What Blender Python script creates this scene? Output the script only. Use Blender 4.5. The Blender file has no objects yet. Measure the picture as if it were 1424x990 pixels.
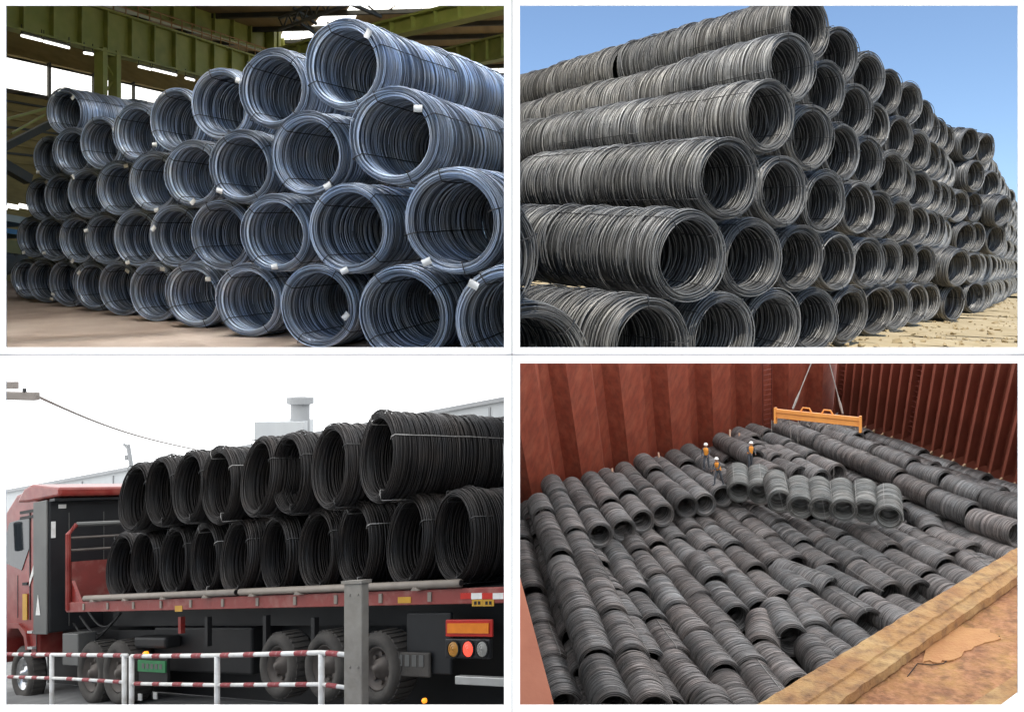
import bpy, bmesh, math, random
import numpy as np
from mathutils import Vector, Matrix

random.seed(7)
rng = np.random.default_rng(7)
R_ = math.radians
S = bpy.context.scene
COL = S.collection

# ------------------------------------------------------------------ camera
FPX, CU, CV = 1200.0, 712.0, 495.0            # focal length and centre in photograph pixels (1424 wide)
cd = bpy.data.cameras.new('camera')
cd.sensor_fit = 'HORIZONTAL'; cd.sensor_width = 36.0; cd.lens = 36.0 * FPX / 1424.0
cd.clip_start = 0.1; cd.clip_end = 2000
cam = bpy.data.objects.new('camera', cd); COL.objects.link(cam)
cam.rotation_euler = (R_(90), 0, 0)
S.camera = cam

# ------------------------------------------------------------------ world, sun, exposure
SUN_EL, SUN_AZ = 52.0, 1.5                     # the sun stands behind the viewer, a touch to the left
w = bpy.data.worlds.new('World'); S.world = w; w.use_nodes = True
nt = w.node_tree; nt.nodes.clear()
sky = nt.nodes.new('ShaderNodeTexSky'); sky.sky_type = 'NISHITA'; sky.sun_disc = False
sky.sun_elevation = R_(SUN_EL); sky.sun_rotation = R_(180 + SUN_AZ)
sky.air_density = 1.0; sky.dust_density = 0.8; sky.ozone_density = 3.5
bg = nt.nodes.new('ShaderNodeBackground'); bg.inputs['Strength'].default_value = 0.15
wo = nt.nodes.new('ShaderNodeOutputWorld')
nt.links.new(sky.outputs[0], bg.inputs[0]); nt.links.new(bg.outputs[0], wo.inputs[0])
ld = bpy.data.lights.new('sun', 'SUN'); ld.energy = 3.6; ld.angle = R_(0.5); ld.color = (1.0, 0.95, 0.87)
sun = bpy.data.objects.new('sun', ld); COL.objects.link(sun)
sun.rotation_euler = (R_(90 - SUN_EL), 0, R_(-SUN_AZ))
S.view_settings.view_transform = 'Standard'; S.view_settings.look = 'None'
S.view_settings.exposure = 0.35; S.view_settings.gamma = 1.0; S.view_settings.use_curve_mapping = False
S.render.engine = 'CYCLES'
S.cycles.max_bounces = 5; S.cycles.diffuse_bounces = 3; S.cycles.glossy_bounces = 2
S.cycles.use_denoising = True; S.cycles.use_adaptive_sampling = True; S.cycles.adaptive_threshold = .03

# ------------------------------------------------------------------ helpers
def V3(*a): return np.array(a if len(a) > 1 else a[0], float)
def unit(v): v = np.asarray(v, float); return v / np.linalg.norm(v)
def at(u, v, Y): return V3((u - CU) / FPX * Y, Y, -(v - CV) / FPX * Y)
def ray(u, v): return V3((u - CU) / FPX, 1.0, -(v - CV) / FPX)
def onplane(u, v, P0, n):
    d = ray(u, v); return d * (np.dot(P0, n) / np.dot(d, n))
def pix(p): return CU + FPX * p[0] / p[1], CV - FPX * p[2] / p[1]

BAY = {1: [((-.04, 0, 0), (1, 0, 0)), ((0, 0, .035), (0, 0, -1))],
       2: [((.04, 0, 0), (-1, 0, 0)), ((0, 0, .035), (0, 0, -1))],
       3: [((-.04, 0, 0), (1, 0, 0)), ((0, 0, -.07), (0, 0, 1))],
       4: [((.04, 0, 0), (-1, 0, 0)), ((0, 0, -.07), (0, 0, 1))], 0: []}

ORD = ['', 'first', 'second', 'third', 'fourth', 'fifth', 'sixth', 'seventh', 'eighth', 'ninth', 'tenth', 'eleventh', 'twelfth',
       'thirteenth', 'fourteenth', 'fifteenth', 'sixteenth', 'seventeenth', 'eighteenth', 'nineteenth', 'twentieth']
def ordw(k):
    if k <= 20: return ORD[k]
    return {2: 'twenty-', 3: 'thirty-', 4: 'forty-'}[k // 10] + ORD[k % 10] if k % 10 else {30: 'thirtieth', 40: 'fortieth'}[k]

def mesh_np(name, Vv, Q, smooth=False, attr=None):
    me = bpy.data.meshes.new(name)
    Vv = np.asarray(Vv, np.float32); Q = np.asarray(Q, np.int32)
    me.vertices.add(len(Vv)); me.vertices.foreach_set('co', Vv.ravel())
    me.loops.add(Q.size); me.loops.foreach_set('vertex_index', Q.ravel())
    me.polygons.add(len(Q)); me.polygons.foreach_set('loop_start', np.arange(0, Q.size, Q.shape[1], dtype=np.int32))
    try: me.polygons.foreach_set('loop_total', np.full(len(Q), Q.shape[1], np.int32))
    except Exception: pass
    me.update(calc_edges=True)
    if smooth: me.polygons.foreach_set('use_smooth', np.ones(len(Q), bool))
    if attr is not None:
        a = me.attributes.new('shade', 'FLOAT', 'POINT'); a.data.foreach_set('value', np.asarray(attr, np.float32))
    me.validate()
    return me

class MB:
    """collects vertices and faces in world coordinates; build() links them as one object"""
    def __init__(s): s.v = []; s.f = []
    def add(s, vs, fs):
        o = len(s.v); s.v += [tuple(map(float, p)) for p in vs]; s.f += [tuple(i + o for i in f) for f in fs]; return s
    def hexa(s, c8):
        return s.add(c8, [(0, 3, 2, 1), (4, 5, 6, 7), (0, 1, 5, 4), (1, 2, 6, 5), (2, 3, 7, 6), (3, 0, 4, 7)])
    def obox(s, c, ax, ay, az):          # centre and three half vectors
        c, ax, ay, az = map(V3, (c, ax, ay, az))
        return s.hexa([c - ax - ay - az, c + ax - ay - az, c + ax + ay - az, c - ax + ay - az, c - ax - ay + az, c + ax - ay + az, c + ax + ay + az, c - ax + ay + az])
    def box(s, lo, hi, fr=None):         # box in a frame fr(x, y, z) -> world
        fr = fr or (lambda x, y, z: (x, y, z)); (a, b, c), (d, e, f) = lo, hi
        return s.hexa([fr(a, b, c), fr(d, b, c), fr(d, e, c), fr(a, e, c), fr(a, b, f), fr(d, b, f), fr(d, e, f), fr(a, e, f)])
    def bar(s, p, q, wd, ht, up=(0, 0, 1)):
        p, q = V3(p), V3(q); d = unit(q - p); side = unit(np.cross(d, V3(up))); u2 = np.cross(side, d)
        return s.obox((p + q) / 2, (q - p) / 2, side * wd / 2, u2 * ht / 2)
    def tube(s, pts, r, n=8, cap=True):
        pts = [V3(p) for p in pts]; rs = r if hasattr(r, '__len__') else [r] * len(pts); rings = []
        for i, p in enumerate(pts):
            d = unit(pts[min(i + 1, len(pts) - 1)] - pts[max(i - 1, 0)])
            h = V3(0, 0, 1) if abs(d[2]) < .9 else V3(1, 0, 0)
            a = unit(np.cross(d, h)); b = np.cross(a, d)
            rings.append([p + rs[i] * (math.cos(t) * a + math.sin(t) * b) for t in np.arange(n) * 2 * math.pi / n])
        vs = [q for r_ in rings for q in r_]; fs = []
        for i in range(len(pts) - 1):
            for k in range(n): fs.append((i * n + k, i * n + (k + 1) % n, (i + 1) * n + (k + 1) % n, (i + 1) * n + k))
        if cap: fs += [tuple(range(n))[::-1], tuple((len(pts) - 1) * n + k for k in range(n))]
        return s.add(vs, fs)
    def prism(s, poly, ext):
        n = len(poly); e = V3(ext); vs = [V3(p) for p in poly] + [V3(p) + e for p in poly]
        return s.add(vs, [tuple(range(n)), tuple(range(n, 2 * n))[::-1]] + [(i, i + n, (i + 1) % n + n, (i + 1) % n) for i in range(n)])
    def lathe(s, fr, prof, n=28, sx=1.0):   # profile of (radius, axial) turned in frame fr(x, axial, z)
        vs = []; fs = []
        for r, y in prof:
            for k in range(n):
                t = 2 * math.pi * k / n; vs.append(fr(r * sx * math.cos(t), y, r * math.sin(t)))
        for i in range(len(prof) - 1):
            for k in range(n): fs.append((i * n + k, i * n + (k + 1) % n, (i + 1) * n + (k + 1) % n, (i + 1) * n + k))
        return s.add(vs, fs)
    def build(s, name, mat, parent=None, bay=0, smooth=False, bevel=0, base=None):
        vs = np.array(s.v); planes = []
        for co, no in BAY[bay]:
            dist = (vs - V3(co)) @ V3(no)
            if dist.min() > 0: return None
            if dist.max() > 0: planes.append((co, no))
        me = bpy.data.meshes.new(name)
        if base is None:
            base = V3((vs[:, 0].min() + vs[:, 0].max()) / 2, (vs[:, 1].min() + vs[:, 1].max()) / 2, vs[:, 2].min())
        base = V3(base)
        me.from_pydata([tuple(p - base) for p in vs], [], s.f)
        bm = bmesh.new(); bm.from_mesh(me)
        bmesh.ops.recalc_face_normals(bm, faces=bm.faces)
        for co, no in planes:
            bmesh.ops.bisect_plane(bm, geom=bm.verts[:] + bm.edges[:] + bm.faces[:], plane_co=Vector(V3(co) - base), plane_no=no, clear_outer=True)
            es = [e for e in bm.edges if e.is_boundary]
            if es: bmesh.ops.holes_fill(bm, edges=es, sides=0)
        bm.to_mesh(me); bm.free()
        if smooth: me.polygons.foreach_set('use_smooth', np.ones(len(me.polygons), bool))
        o = bpy.data.objects.new(name, me); COL.objects.link(o)
        if mat: me.materials.append(mat)
        if parent is not None:
            o.parent = parent; o.location = Vector(base) - wl(parent)
        else: o.location = Vector(base)
        if bevel:
            b = o.modifiers.new('bevel', 'BEVEL'); b.width = bevel; b.segments = 2; b.limit_method = 'ANGLE'
        return o

def wl(o):
    v = Vector(o.location)
    while o.parent: o = o.parent; v = v + Vector(o.location)
    return v
def thing(name, loc, label, cat, group=None):
    o = bpy.data.objects.new(name, None); o.empty_display_size = .2; COL.objects.link(o); o.location = Vector(V3(loc))
    return tag(o, label, cat, group)
def tag(o, label, cat, group=None):
    if o is None: return None
    o['label'] = label; o['category'] = cat
    if group: o['group'] = group
    return o
def struct(o):
    if o is not None: o['kind'] = 'structure'
    return o

# ------------------------------------------------------------------ materials
def mat(name, col, rough=.6, metal=0.0, var=None, vscale=3.0, vmix=.5, bump=0.0, bscale=20.0, attr=0.0, detail=6, thr=None, emit=None, spec=.5, stretch=None, wave=None, orand=0.0, tint=None):
    m = bpy.data.materials.new(name); m.use_nodes = True; n = m.node_tree; b = n.nodes['Principled BSDF']
    b.inputs['Roughness'].default_value = rough; b.inputs['Metallic'].default_value = metal
    b.inputs['Specular IOR Level'].default_value = spec
    c = n.nodes.new('ShaderNodeRGB'); c.outputs[0].default_value = (*col, 1); cur = c.outputs[0]
    tc = n.nodes.new('ShaderNodeTexCoord'); vec = tc.outputs['Object']
    if stretch:
        mp = n.nodes.new('ShaderNodeMapping'); mp.inputs['Scale'].default_value = stretch; n.links.new(vec, mp.inputs[0]); vec = mp.outputs[0]
    if var:
        vs = var if isinstance(var[0], (tuple, list)) else [var]
        for k, vc in enumerate(vs):
            no = n.nodes.new('ShaderNodeTexNoise'); no.inputs['Scale'].default_value = vscale * (2.3 ** k); no.inputs['Detail'].default_value = detail
            no.noise_dimensions = '4D'; no.inputs['W'].default_value = 3.7 * k + len(name)
            n.links.new(vec, no.inputs['Vector'])
            rp = n.nodes.new('ShaderNodeValToRGB'); lo, hi = thr or (.38, .66)
            rp.color_ramp.elements[0].position = lo; rp.color_ramp.elements[1].position = hi
            n.links.new(no.outputs['Fac'], rp.inputs[0])
            mu = n.nodes.new('ShaderNodeMath'); mu.operation = 'MULTIPLY'; mu.inputs[1].default_value = vmix; n.links.new(rp.outputs[0], mu.inputs[0])
            mx = n.nodes.new('ShaderNodeMix'); mx.data_type = 'RGBA'; n.links.new(mu.outputs[0], mx.inputs['Factor'])
            n.links.new(cur, mx.inputs[6]); mx.inputs[7].default_value = (*vc, 1); cur = mx.outputs[2]
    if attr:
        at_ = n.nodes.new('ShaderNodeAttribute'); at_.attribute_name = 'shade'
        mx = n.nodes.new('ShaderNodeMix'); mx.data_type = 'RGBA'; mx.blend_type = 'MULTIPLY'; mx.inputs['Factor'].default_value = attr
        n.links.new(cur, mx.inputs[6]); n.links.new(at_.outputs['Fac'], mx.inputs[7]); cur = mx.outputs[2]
    if orand:
        oi = n.nodes.new('ShaderNodeObjectInfo'); mr = n.nodes.new('ShaderNodeMapRange'); mr.inputs[3].default_value = 1 - orand; mr.inputs[4].default_value = 1 + orand
        n.links.new(oi.outputs['Random'], mr.inputs[0]); mx = n.nodes.new('ShaderNodeMix'); mx.data_type = 'RGBA'; mx.blend_type = 'MULTIPLY'; mx.inputs['Factor'].default_value = 1
        n.links.new(cur, mx.inputs[6]); n.links.new(mr.outputs[0], mx.inputs[7]); cur = mx.outputs[2]
        if tint:
            m2 = n.nodes.new('ShaderNodeMath'); m2.operation = 'MULTIPLY'; m2.inputs[1].default_value = 7.31; n.links.new(oi.outputs['Random'], m2.inputs[0])
            m3 = n.nodes.new('ShaderNodeMath'); m3.operation = 'FRACT'; n.links.new(m2.outputs[0], m3.inputs[0])
            m4 = n.nodes.new('ShaderNodeMath'); m4.operation = 'MULTIPLY'; m4.inputs[1].default_value = .6; n.links.new(m3.outputs[0], m4.inputs[0])
            mx = n.nodes.new('ShaderNodeMix'); mx.data_type = 'RGBA'; mx.blend_type = 'MULTIPLY'; n.links.new(m4.outputs[0], mx.inputs['Factor'])
            n.links.new(cur, mx.inputs[6]); mx.inputs[7].default_value = (*tint, 1); cur = mx.outputs[2]
    n.links.new(cur, b.inputs['Base Color'])
    if bump:
        no = n.nodes.new('ShaderNodeTexNoise'); no.inputs['Scale'].default_value = bscale; no.inputs['Detail'].default_value = 8
        n.links.new(vec, no.inputs['Vector'])
        bp = n.nodes.new('ShaderNodeBump'); bp.inputs['Strength'].default_value = bump; bp.inputs['Distance'].default_value = .05
        n.links.new(no.outputs['Fac'], bp.inputs['Height']); n.links.new(bp.outputs[0], b.inputs['Normal'])
    if emit:
        b.inputs['Emission Color'].default_value = (*emit[0], 1); b.inputs['Emission Strength'].default_value = emit[1]
    return m

M = {}
M['frame_top'] = mat('painted_board', (.80, .80, .79), .55, var=(.77, .77, .76), vscale=2, bump=.02, bscale=60)
M['frame_low'] = mat('white_board', (.86, .86, .86), .55, var=(.83, .83, .83), vscale=2, bump=.02, bscale=60)
M['divider'] = mat('divider_paint', (.22, .22, .22), .7, var=(.18, .18, .18), vscale=1)
M['steel_blue'] = mat('bluish_wire', (.40, .48, .62), .30, .5, var=[(.25, .34, .49), (.52, .51, .49)], vscale=1.6, vmix=.55, attr=.95, orand=.15)
M['steel_grey'] = mat('weathered_wire', (.20, .202, .20), .42, .3, var=[(.095, .097, .10), (.275, .27, .25)], vscale=1.4, vmix=.65, attr=.95, orand=.2, tint=(1.0, .95, .88))
M['steel_black'] = mat('dark_wire', (.029, .028, .029), .40, .35, var=[(.02, .021, .026), (.055, .044, .038)], vscale=1.4, vmix=.6, attr=.9, orand=.2, tint=(1.0, .9, .8))
M['steel_hold'] = mat('hold_wire', (.22, .222, .226), .36, .4, var=[(.11, .11, .115), (.26, .235, .225)], vscale=.9, vmix=.65, attr=.95, orand=.28, tint=(1.0, .86, .80))
M['steel_hold_pale'] = mat('pale_hold_wire', (.25, .255, .25), .40, .4, var=[(.16, .165, .165), (.3, .28, .26)], vscale=.8, vmix=.6, attr=.9)
M['tie'] = mat('tie_wire', (.05, .052, .055), .5, .5, var=(.09, .08, .07), vscale=9)
M['tie_pale'] = mat('pale_tie_wire', (.34, .33, .32), .45, .5, var=(.2, .19, .18), vscale=9)
M['paper'] = mat('tag_paper', (.82, .82, .8), .7, var=(.7, .7, .68), vscale=12)
M['tagink'] = mat('tag_ink', (.12, .12, .13), .7, var=(.2, .2, .2), vscale=12)

# ------------------------------------------------------------------ the display wall: four framed openings, dividers
YF = 5.0; PXM = YF / FPX
def fx(u): return (u - CU) * PXM
def fz(v): return -(v - CV) * PXM
frames = [(1, 'upper left', 'warehouse', 8, 8, 701, 483, -40, -40, 711.2, 492.2), (2, 'upper right', 'open yard', 723, 8, 1416, 483, 712.8, -40, 1464, 492.2),
          (3, 'lower left', 'loaded truck', 8, 505, 701, 980, -40, 494.0, 711.2, 1030), (4, 'lower right', 'ship hold', 723, 505, 1416, 980, 712.8, 494.0, 1464, 1030)]
for k, pos, what, a, b, c, d, A, B, C_, D_ in frames:
    m = M['frame_top'] if k < 3 else M['frame_low']
    t = thing('opening_frame', (fx((A + C_) / 2), YF, fz(D_)), f'plain white {pos} frame round the view of the {what}', 'frame', 'four white frames of the display wall')
    for nm, (u0, v0, u1, v1) in (('stile', (A, B, a, D_)), ('stile', (c, B, C_, D_)), ('rail', (a, B, c, b)), ('rail', (a, d, c, D_))):
        q = MB().box((fx(u0), YF, fz(v1)), (fx(u1), YF + .008, fz(v0))); q.build(nm, m, t)
struct(MB().box((-70, YF + .07, -.03), (70, 135, .03)).build('floor', M['divider']))
M['bounce_floor'] = mat('forecourt_concrete', (.60, .59, .57), .85, var=[(.52, .51, .49), (.66, .65, .63)], vscale=.4, vmix=.6, bump=.2, bscale=12)
struct(MB().box((-60, -60, -2.9), (60, YF - .05, -2.6)).build('bounce_floor', M['bounce_floor']))  # unseen pale floor added before the wall to bounce sunlight into the bays
struct(MB().box((-.035, YF + .07, .032), (.035, 26, 4.7)).build('wall_upper', M['divider']))
struct(MB().box((-.035, YF + .07, -30), (.035, 75, -.032)).build('wall_lower', M['divider']))
# the overcast sky over the two lower places (one closed dome, even brightness)
m = bpy.data.materials.new('overcast'); m.use_nodes = True; n = m.node_tree; n.nodes.clear()
e = n.nodes.new('ShaderNodeEmission'); e.inputs[0].default_value = (.97, .985, 1.0, 1); e.inputs[1].default_value = 1.75
o_ = n.nodes.new('ShaderNodeOutputMaterial'); n.links.new(e.outputs[0], o_.inputs[0])
q = MB()
sec = [(YF + 1.0, -.05), (100, -.05), (115, -1.5), (126, -6), (132, -16), (133, -60)]
for x0, x1 in ((-69, -.04), (.04, 69)):
    for (y0, z0), (y1, z1) in zip(sec[:-1], sec[1:]):
        q.add([(x0, y0, z0), (x1, y0, z0), (x1, y1, z1), (x0, y1, z1)], [(0, 1, 2, 3)])
for x in (-69, 69):
    q.add([(x, YF + 1, -.05), (x, 133, -.05), (x, 133, -60), (x, YF + 1, -60)], [(0, 1, 2, 3)])
struct(q.build('sky', m))

# ------------------------------------------------------------------ wire rod coils
def coil_np(R, Ri, L, nl, seg, wr, seed, sx=1.0, sides=4, inner=.75, ends=7, jit=1.0, sag=.03, clump=.008, ssd=.26):
    g = np.random.default_rng(seed); spec = []
    for k in range(nl): spec.append((L * (k + .5) / nl + g.normal(0, .3 * L / nl), R - wr - abs(g.normal(0, .012)) * jit, 1.0))
    ni = int(nl * inner)
    for k in range(ni): spec.append((L * (k + .5) / ni + g.normal(0, .3 * L / ni), Ri + wr + abs(g.normal(0, .012)) * jit, 1.0))
    for k in range(ends):
        f = (k + .5) / ends; rr = Ri + wr + f * (R - Ri - 2 * wr); bul = .05 * (1 - (2 * f - 1) ** 2)
        spec.append((-bul + .035 + g.normal(0, .006), rr, .6)); spec.append((L + bul - .035 + g.normal(0, .006), rr, .6))
    th = np.arange(seg) * 2 * np.pi / seg; vs = []; sh = []; cph = g.random(4) * 6.28; cfr = g.uniform((5, 12, 24), (10, 21, 41))
    for y, rr, jf in spec:
        rr = rr + (clump * (math.sin(cfr[0] * y + cph[0]) + math.sin(cfr[1] * y + cph[1]) + .8 * math.sin(cfr[2] * y + cph[2])) if rr > (R + Ri) / 2 else 0)
        big = 3.2 if g.random() < .09 else 1.0
        A1, A2, B2 = g.normal(0, .011 * jit * jf * big), g.normal(0, .007 * jit * jf * big), g.normal(0, .006 * jit * jf)
        p1, p2, p3 = g.random(3) * 6.28; cx, cz = g.normal(0, .008 * jit * jf, 2)
        yy = y + A1 * np.sin(th + p1) + A2 * np.sin(2 * th + p2) ; rad = rr + B2 * np.cos(2 * th + p3)
        loop = np.empty((seg, sides, 3))
        for s_ in range(sides):
            t = 2 * np.pi * s_ / sides + np.pi / 4; r2 = rad + wr * np.cos(t)
            loop[:, s_, 0] = cx + r2 * np.cos(th); loop[:, s_, 2] = cz + r2 * np.sin(th); loop[:, s_, 1] = yy + wr * np.sin(t)
        vs.append(loop); sh.append(np.full(seg * sides, np.clip(g.normal(1.0, ssd), .35, 2.0)))
    n = len(spec); P = np.concatenate([v.reshape(-1, 3) for v in vs]); A = np.concatenate(sh)
    idx = np.arange(n * seg * sides).reshape(n, seg, sides)
    a = idx; b = np.roll(idx, -1, 1); c = np.roll(b, -1, 2); d = np.roll(idx, -1, 2)
    Q = np.stack([a, d, c, b], -1).reshape(-1, 4)
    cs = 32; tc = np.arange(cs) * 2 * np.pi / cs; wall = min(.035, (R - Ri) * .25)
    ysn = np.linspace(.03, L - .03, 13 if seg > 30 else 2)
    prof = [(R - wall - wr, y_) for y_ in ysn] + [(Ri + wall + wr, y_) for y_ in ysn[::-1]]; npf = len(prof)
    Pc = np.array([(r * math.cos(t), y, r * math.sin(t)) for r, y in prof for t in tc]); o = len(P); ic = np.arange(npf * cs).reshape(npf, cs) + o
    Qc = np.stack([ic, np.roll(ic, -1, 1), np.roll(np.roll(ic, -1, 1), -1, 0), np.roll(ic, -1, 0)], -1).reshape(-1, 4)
    P = np.concatenate([P, Pc]); A = np.concatenate([A, np.full(len(Pc), .4)]); Q = np.concatenate([Q, Qc])  # added core stops light leaking; its darker tone stands for shade between wires
    lowz = P[:, 2] < -.55 * R
    P[lowz, 2] = -.55 * R + (P[lowz, 2] + .55 * R) * (1 - sag * 3)
    P[:, 0] *= sx * (1 + sag * .5)
    P[:, 1] += g.normal(0, .02) * P[:, 2]
    return P, Q, A

def tie_np(R, Ri, L, ang, r=.007, sx=1.0, seed=0, dy=.0, n=5):
    g = np.random.default_rng(seed); path = []
    for k in range(9): path.append((R + .012 + g.normal(0, .004), -.02 + (L + .04) * k / 8))
    path += [((R + Ri) / 2, L + .03)]
    for k in range(9): path.append((Ri - .012 + g.normal(0, .006), L + .02 - (L + .04) * k / 8))
    path += [((R + Ri) / 2, -.035)]
    m_ = len(path); vs = []
    for k, (rr, y) in enumerate(path):
        a2 = ang + g.normal(0, .008)
        for s_ in range(n):
            t = 2 * math.pi * s_ / n
            along = path[(k + 1) % m_][1] - path[k - 1][1]
            dr, dyy = (r * math.cos(t), 0) if abs(along) > .12 * L else (0, r * math.cos(t))
            da = r * math.sin(t)
            vs.append(((rr + dr) * math.cos(a2) * sx - da * math.sin(a2), y + dyy, (rr + dr) * math.sin(a2) + da * math.cos(a2)))
    Q = [(k * n + s_, k * n + (s_ + 1) % n, ((k + 1) % m_) * n + (s_ + 1) % n, ((k + 1) % m_) * n + s_) for k in range(m_) for s_ in range(n)]
    return np.array(vs), np.array(Q), None

def tag_np(w_=.12, h_=.085):
    P = []; 
    for iy in range(2):
        for i in range(4):
            x = -w_ / 2 + w_ * i / 3; P.append((x, -.006 * iy + .012 * math.sin(i * 1.1), -h_ / 2)); P.append((x, -.006 * iy + .012 * math.sin(i * 1.1), h_ / 2))
    Q = []
    for i in range(3):
        Q.append((2 * i, 2 * i + 1, 2 * i + 3, 2 * i + 2)); Q.append((8 + 2 * i, 8 + 2 * i + 2, 8 + 2 * i + 3, 8 + 2 * i + 1))
        Q.append((2 * i, 2 * i + 2, 8 + 2 * i + 2, 8 + 2 * i)); Q.append((2 * i + 1, 8 + 2 * i + 1, 8 + 2 * i + 3, 2 * i + 3))
    return np.array(P), np.array(Q), None

MESH = {}
COILS = []
def shared(key, fn, smooth=True):
    if key not in MESH:
        P, Q, A = fn(); MESH[key] = [P, Q, A, None]
    e = MESH[key]
    return e
def place(key, name, Mw, material, bay, parent=None, local=None, smooth=True):
    """link one object with shared mesh data, trimmed where a dividing wall or floor cuts it"""
    P, Q, A, me = MESH[key]
    Mt = np.array(Mw if local is None else (Mw @ local)); Wp = P @ Mt[:3, :3].T + Mt[:3, 3]
    bad = np.zeros(len(P), bool)
    for co, no in BAY[bay]: bad |= ((Wp - V3(co)) @ V3(no)) > 0
    if bad.all(): return None
    if bad.any():
        keep = ~bad[Q].any(1); Q2 = Q[keep]
        if len(Q2) < 4: return None
        us, inv = np.unique(Q2, return_inverse=True)
        me2 = mesh_np(name, P[us], inv.reshape(Q2.shape), smooth, None if A is None else A[us])
    else:
        if me is None: MESH[key][3] = me = mesh_np(name, P, Q, smooth, A)
        me2 = me
    if not me2.materials: me2.materials.append(material)
    o = bpy.data.objects.new(name, me2); COL.objects.link(o)
    o.material_slots[0].link = 'OBJECT'; o.material_slots[0].material = material
    if parent is None: o.matrix_world = Mw
    else:
        o.parent = parent
        if local is not None: o.matrix_local = local
    return o
def frame_m(front, axis, up, roll=0.0):
    a = Vector(unit(axis)); u = Vector(unit(up)); x = a.cross(u).normalized(); z = x.cross(a).normalized()
    m_ = Matrix(((x.x, a.x, z.x, front[0]), (x.y, a.y, z.y, front[1]), (x.z, a.z, z.z, front[2]), (0, 0, 0, 1)))
    return m_ @ Matrix.Rotation(roll, 4, 'Y')
def visible(P, r=.9):
    if P[1] < 2: return False
    u, v = pix(P); pr = FPX * r / P[1]
    return -pr < u < 1424 + pr and -pr < v < 990 + pr

def add_coil(kind, var, front, axis, up, material, bay, label, group, roll=0.0, ties=(), tiemat='tie', tagat=None):
    Mw = frame_m(front, axis, up, roll)
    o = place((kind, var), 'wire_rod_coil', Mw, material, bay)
    if o is None: return None
    tag(o, label, 'wire coil', group); COILS.append((o, kind, Mw, bay, float(FPX * .625 / front[1])))
    for k in ties: place((kind, 'tie', k), 'binding_wire', Mw, M[tiemat], bay, o)
    if tagat is not None:
        r_t, ang, yy, tilt = tagat
        loc = Matrix.Translation((r_t * math.cos(ang), yy, r_t * math.sin(ang))) @ Matrix.Rotation(tilt, 4, 'Y')
        place('tag', 'paper_tag', Mw, M['paper'], bay, o, loc, smooth=False)
    return o

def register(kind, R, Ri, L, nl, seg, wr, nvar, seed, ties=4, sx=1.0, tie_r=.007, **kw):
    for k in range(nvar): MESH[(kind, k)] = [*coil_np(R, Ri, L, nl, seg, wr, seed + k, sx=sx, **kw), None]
    for k in range(ties): MESH[(kind, 'tie', k)] = [*tie_np(R, Ri, L, .6 + 2 * math.pi * k / ties, tie_r, sx, seed + 50 + k), None]
MESH['tag'] = [*tag_np(), None]
register('p1', .625, .49, 2.3, 116, 38, .0085, 4, 100, clump=.006, ssd=.5, sides=3)
register('p2', .625, .475, 2.55, 122, 38, .0092, 4, 200, sides=3, jit=1.9, sag=.05, clump=.012, ssd=.38)
register('p2far', .625, .475, 2.2, 44, 24, .02, 3, 240, jit=1.5, sides=3, ends=4, ties=2, tie_r=.012)
register('p3', .625, .50, 2.45, 118, 40, .009, 4, 300, sx=.70, sides=3, jit=.75, sag=.02)
register('p4', .625, .45, 2.5, 100, 28, .0118, 6, 400, jit=.8, ssd=.3, clump=.004, sides=3, ends=4, inner=.4, ties=3, tie_r=.014)

# ================================================================== 1. the warehouse (upper left)
O1, r1, u1 = V3(.014, 9.243, .345), V3(-1.458, 1.669, .195), V3(-.023, -.004, 1.105)
a1 = unit(V3(.357, 1, .15)); n1 = unit(np.cross(a1, r1)); n1 = n1 if n1[2] > 0 else -n1
G1 = O1 - .625 * n1                                  # a point of the floor
def g1(x, y): return G1[2] - (n1[0] * (x - G1[0]) + n1[1] * (y - G1[1])) / n1[2]
M['floor1'] = mat('dusty_concrete', (.60, .47, .38), .8, var=[(.47, .35, .28), (.68, .56, .47)], vscale=.5, vmix=.7, bump=.25, bscale=9)
q = MB(); nx, ny = 30, 40
xs = np.linspace(-58, -.04, nx); ys = np.linspace(9.5, 72, ny)
q.add([(x, y, g1(x, y)) for y in ys for x in xs], [(j * nx + i, j * nx + i + 1, (j + 1) * nx + i + 1, (j + 1) * nx + i) for j in range(ny - 1) for i in range(nx - 1)])
struct(q.build('warehouse_floor', M['floor1'], bay=1))

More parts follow.
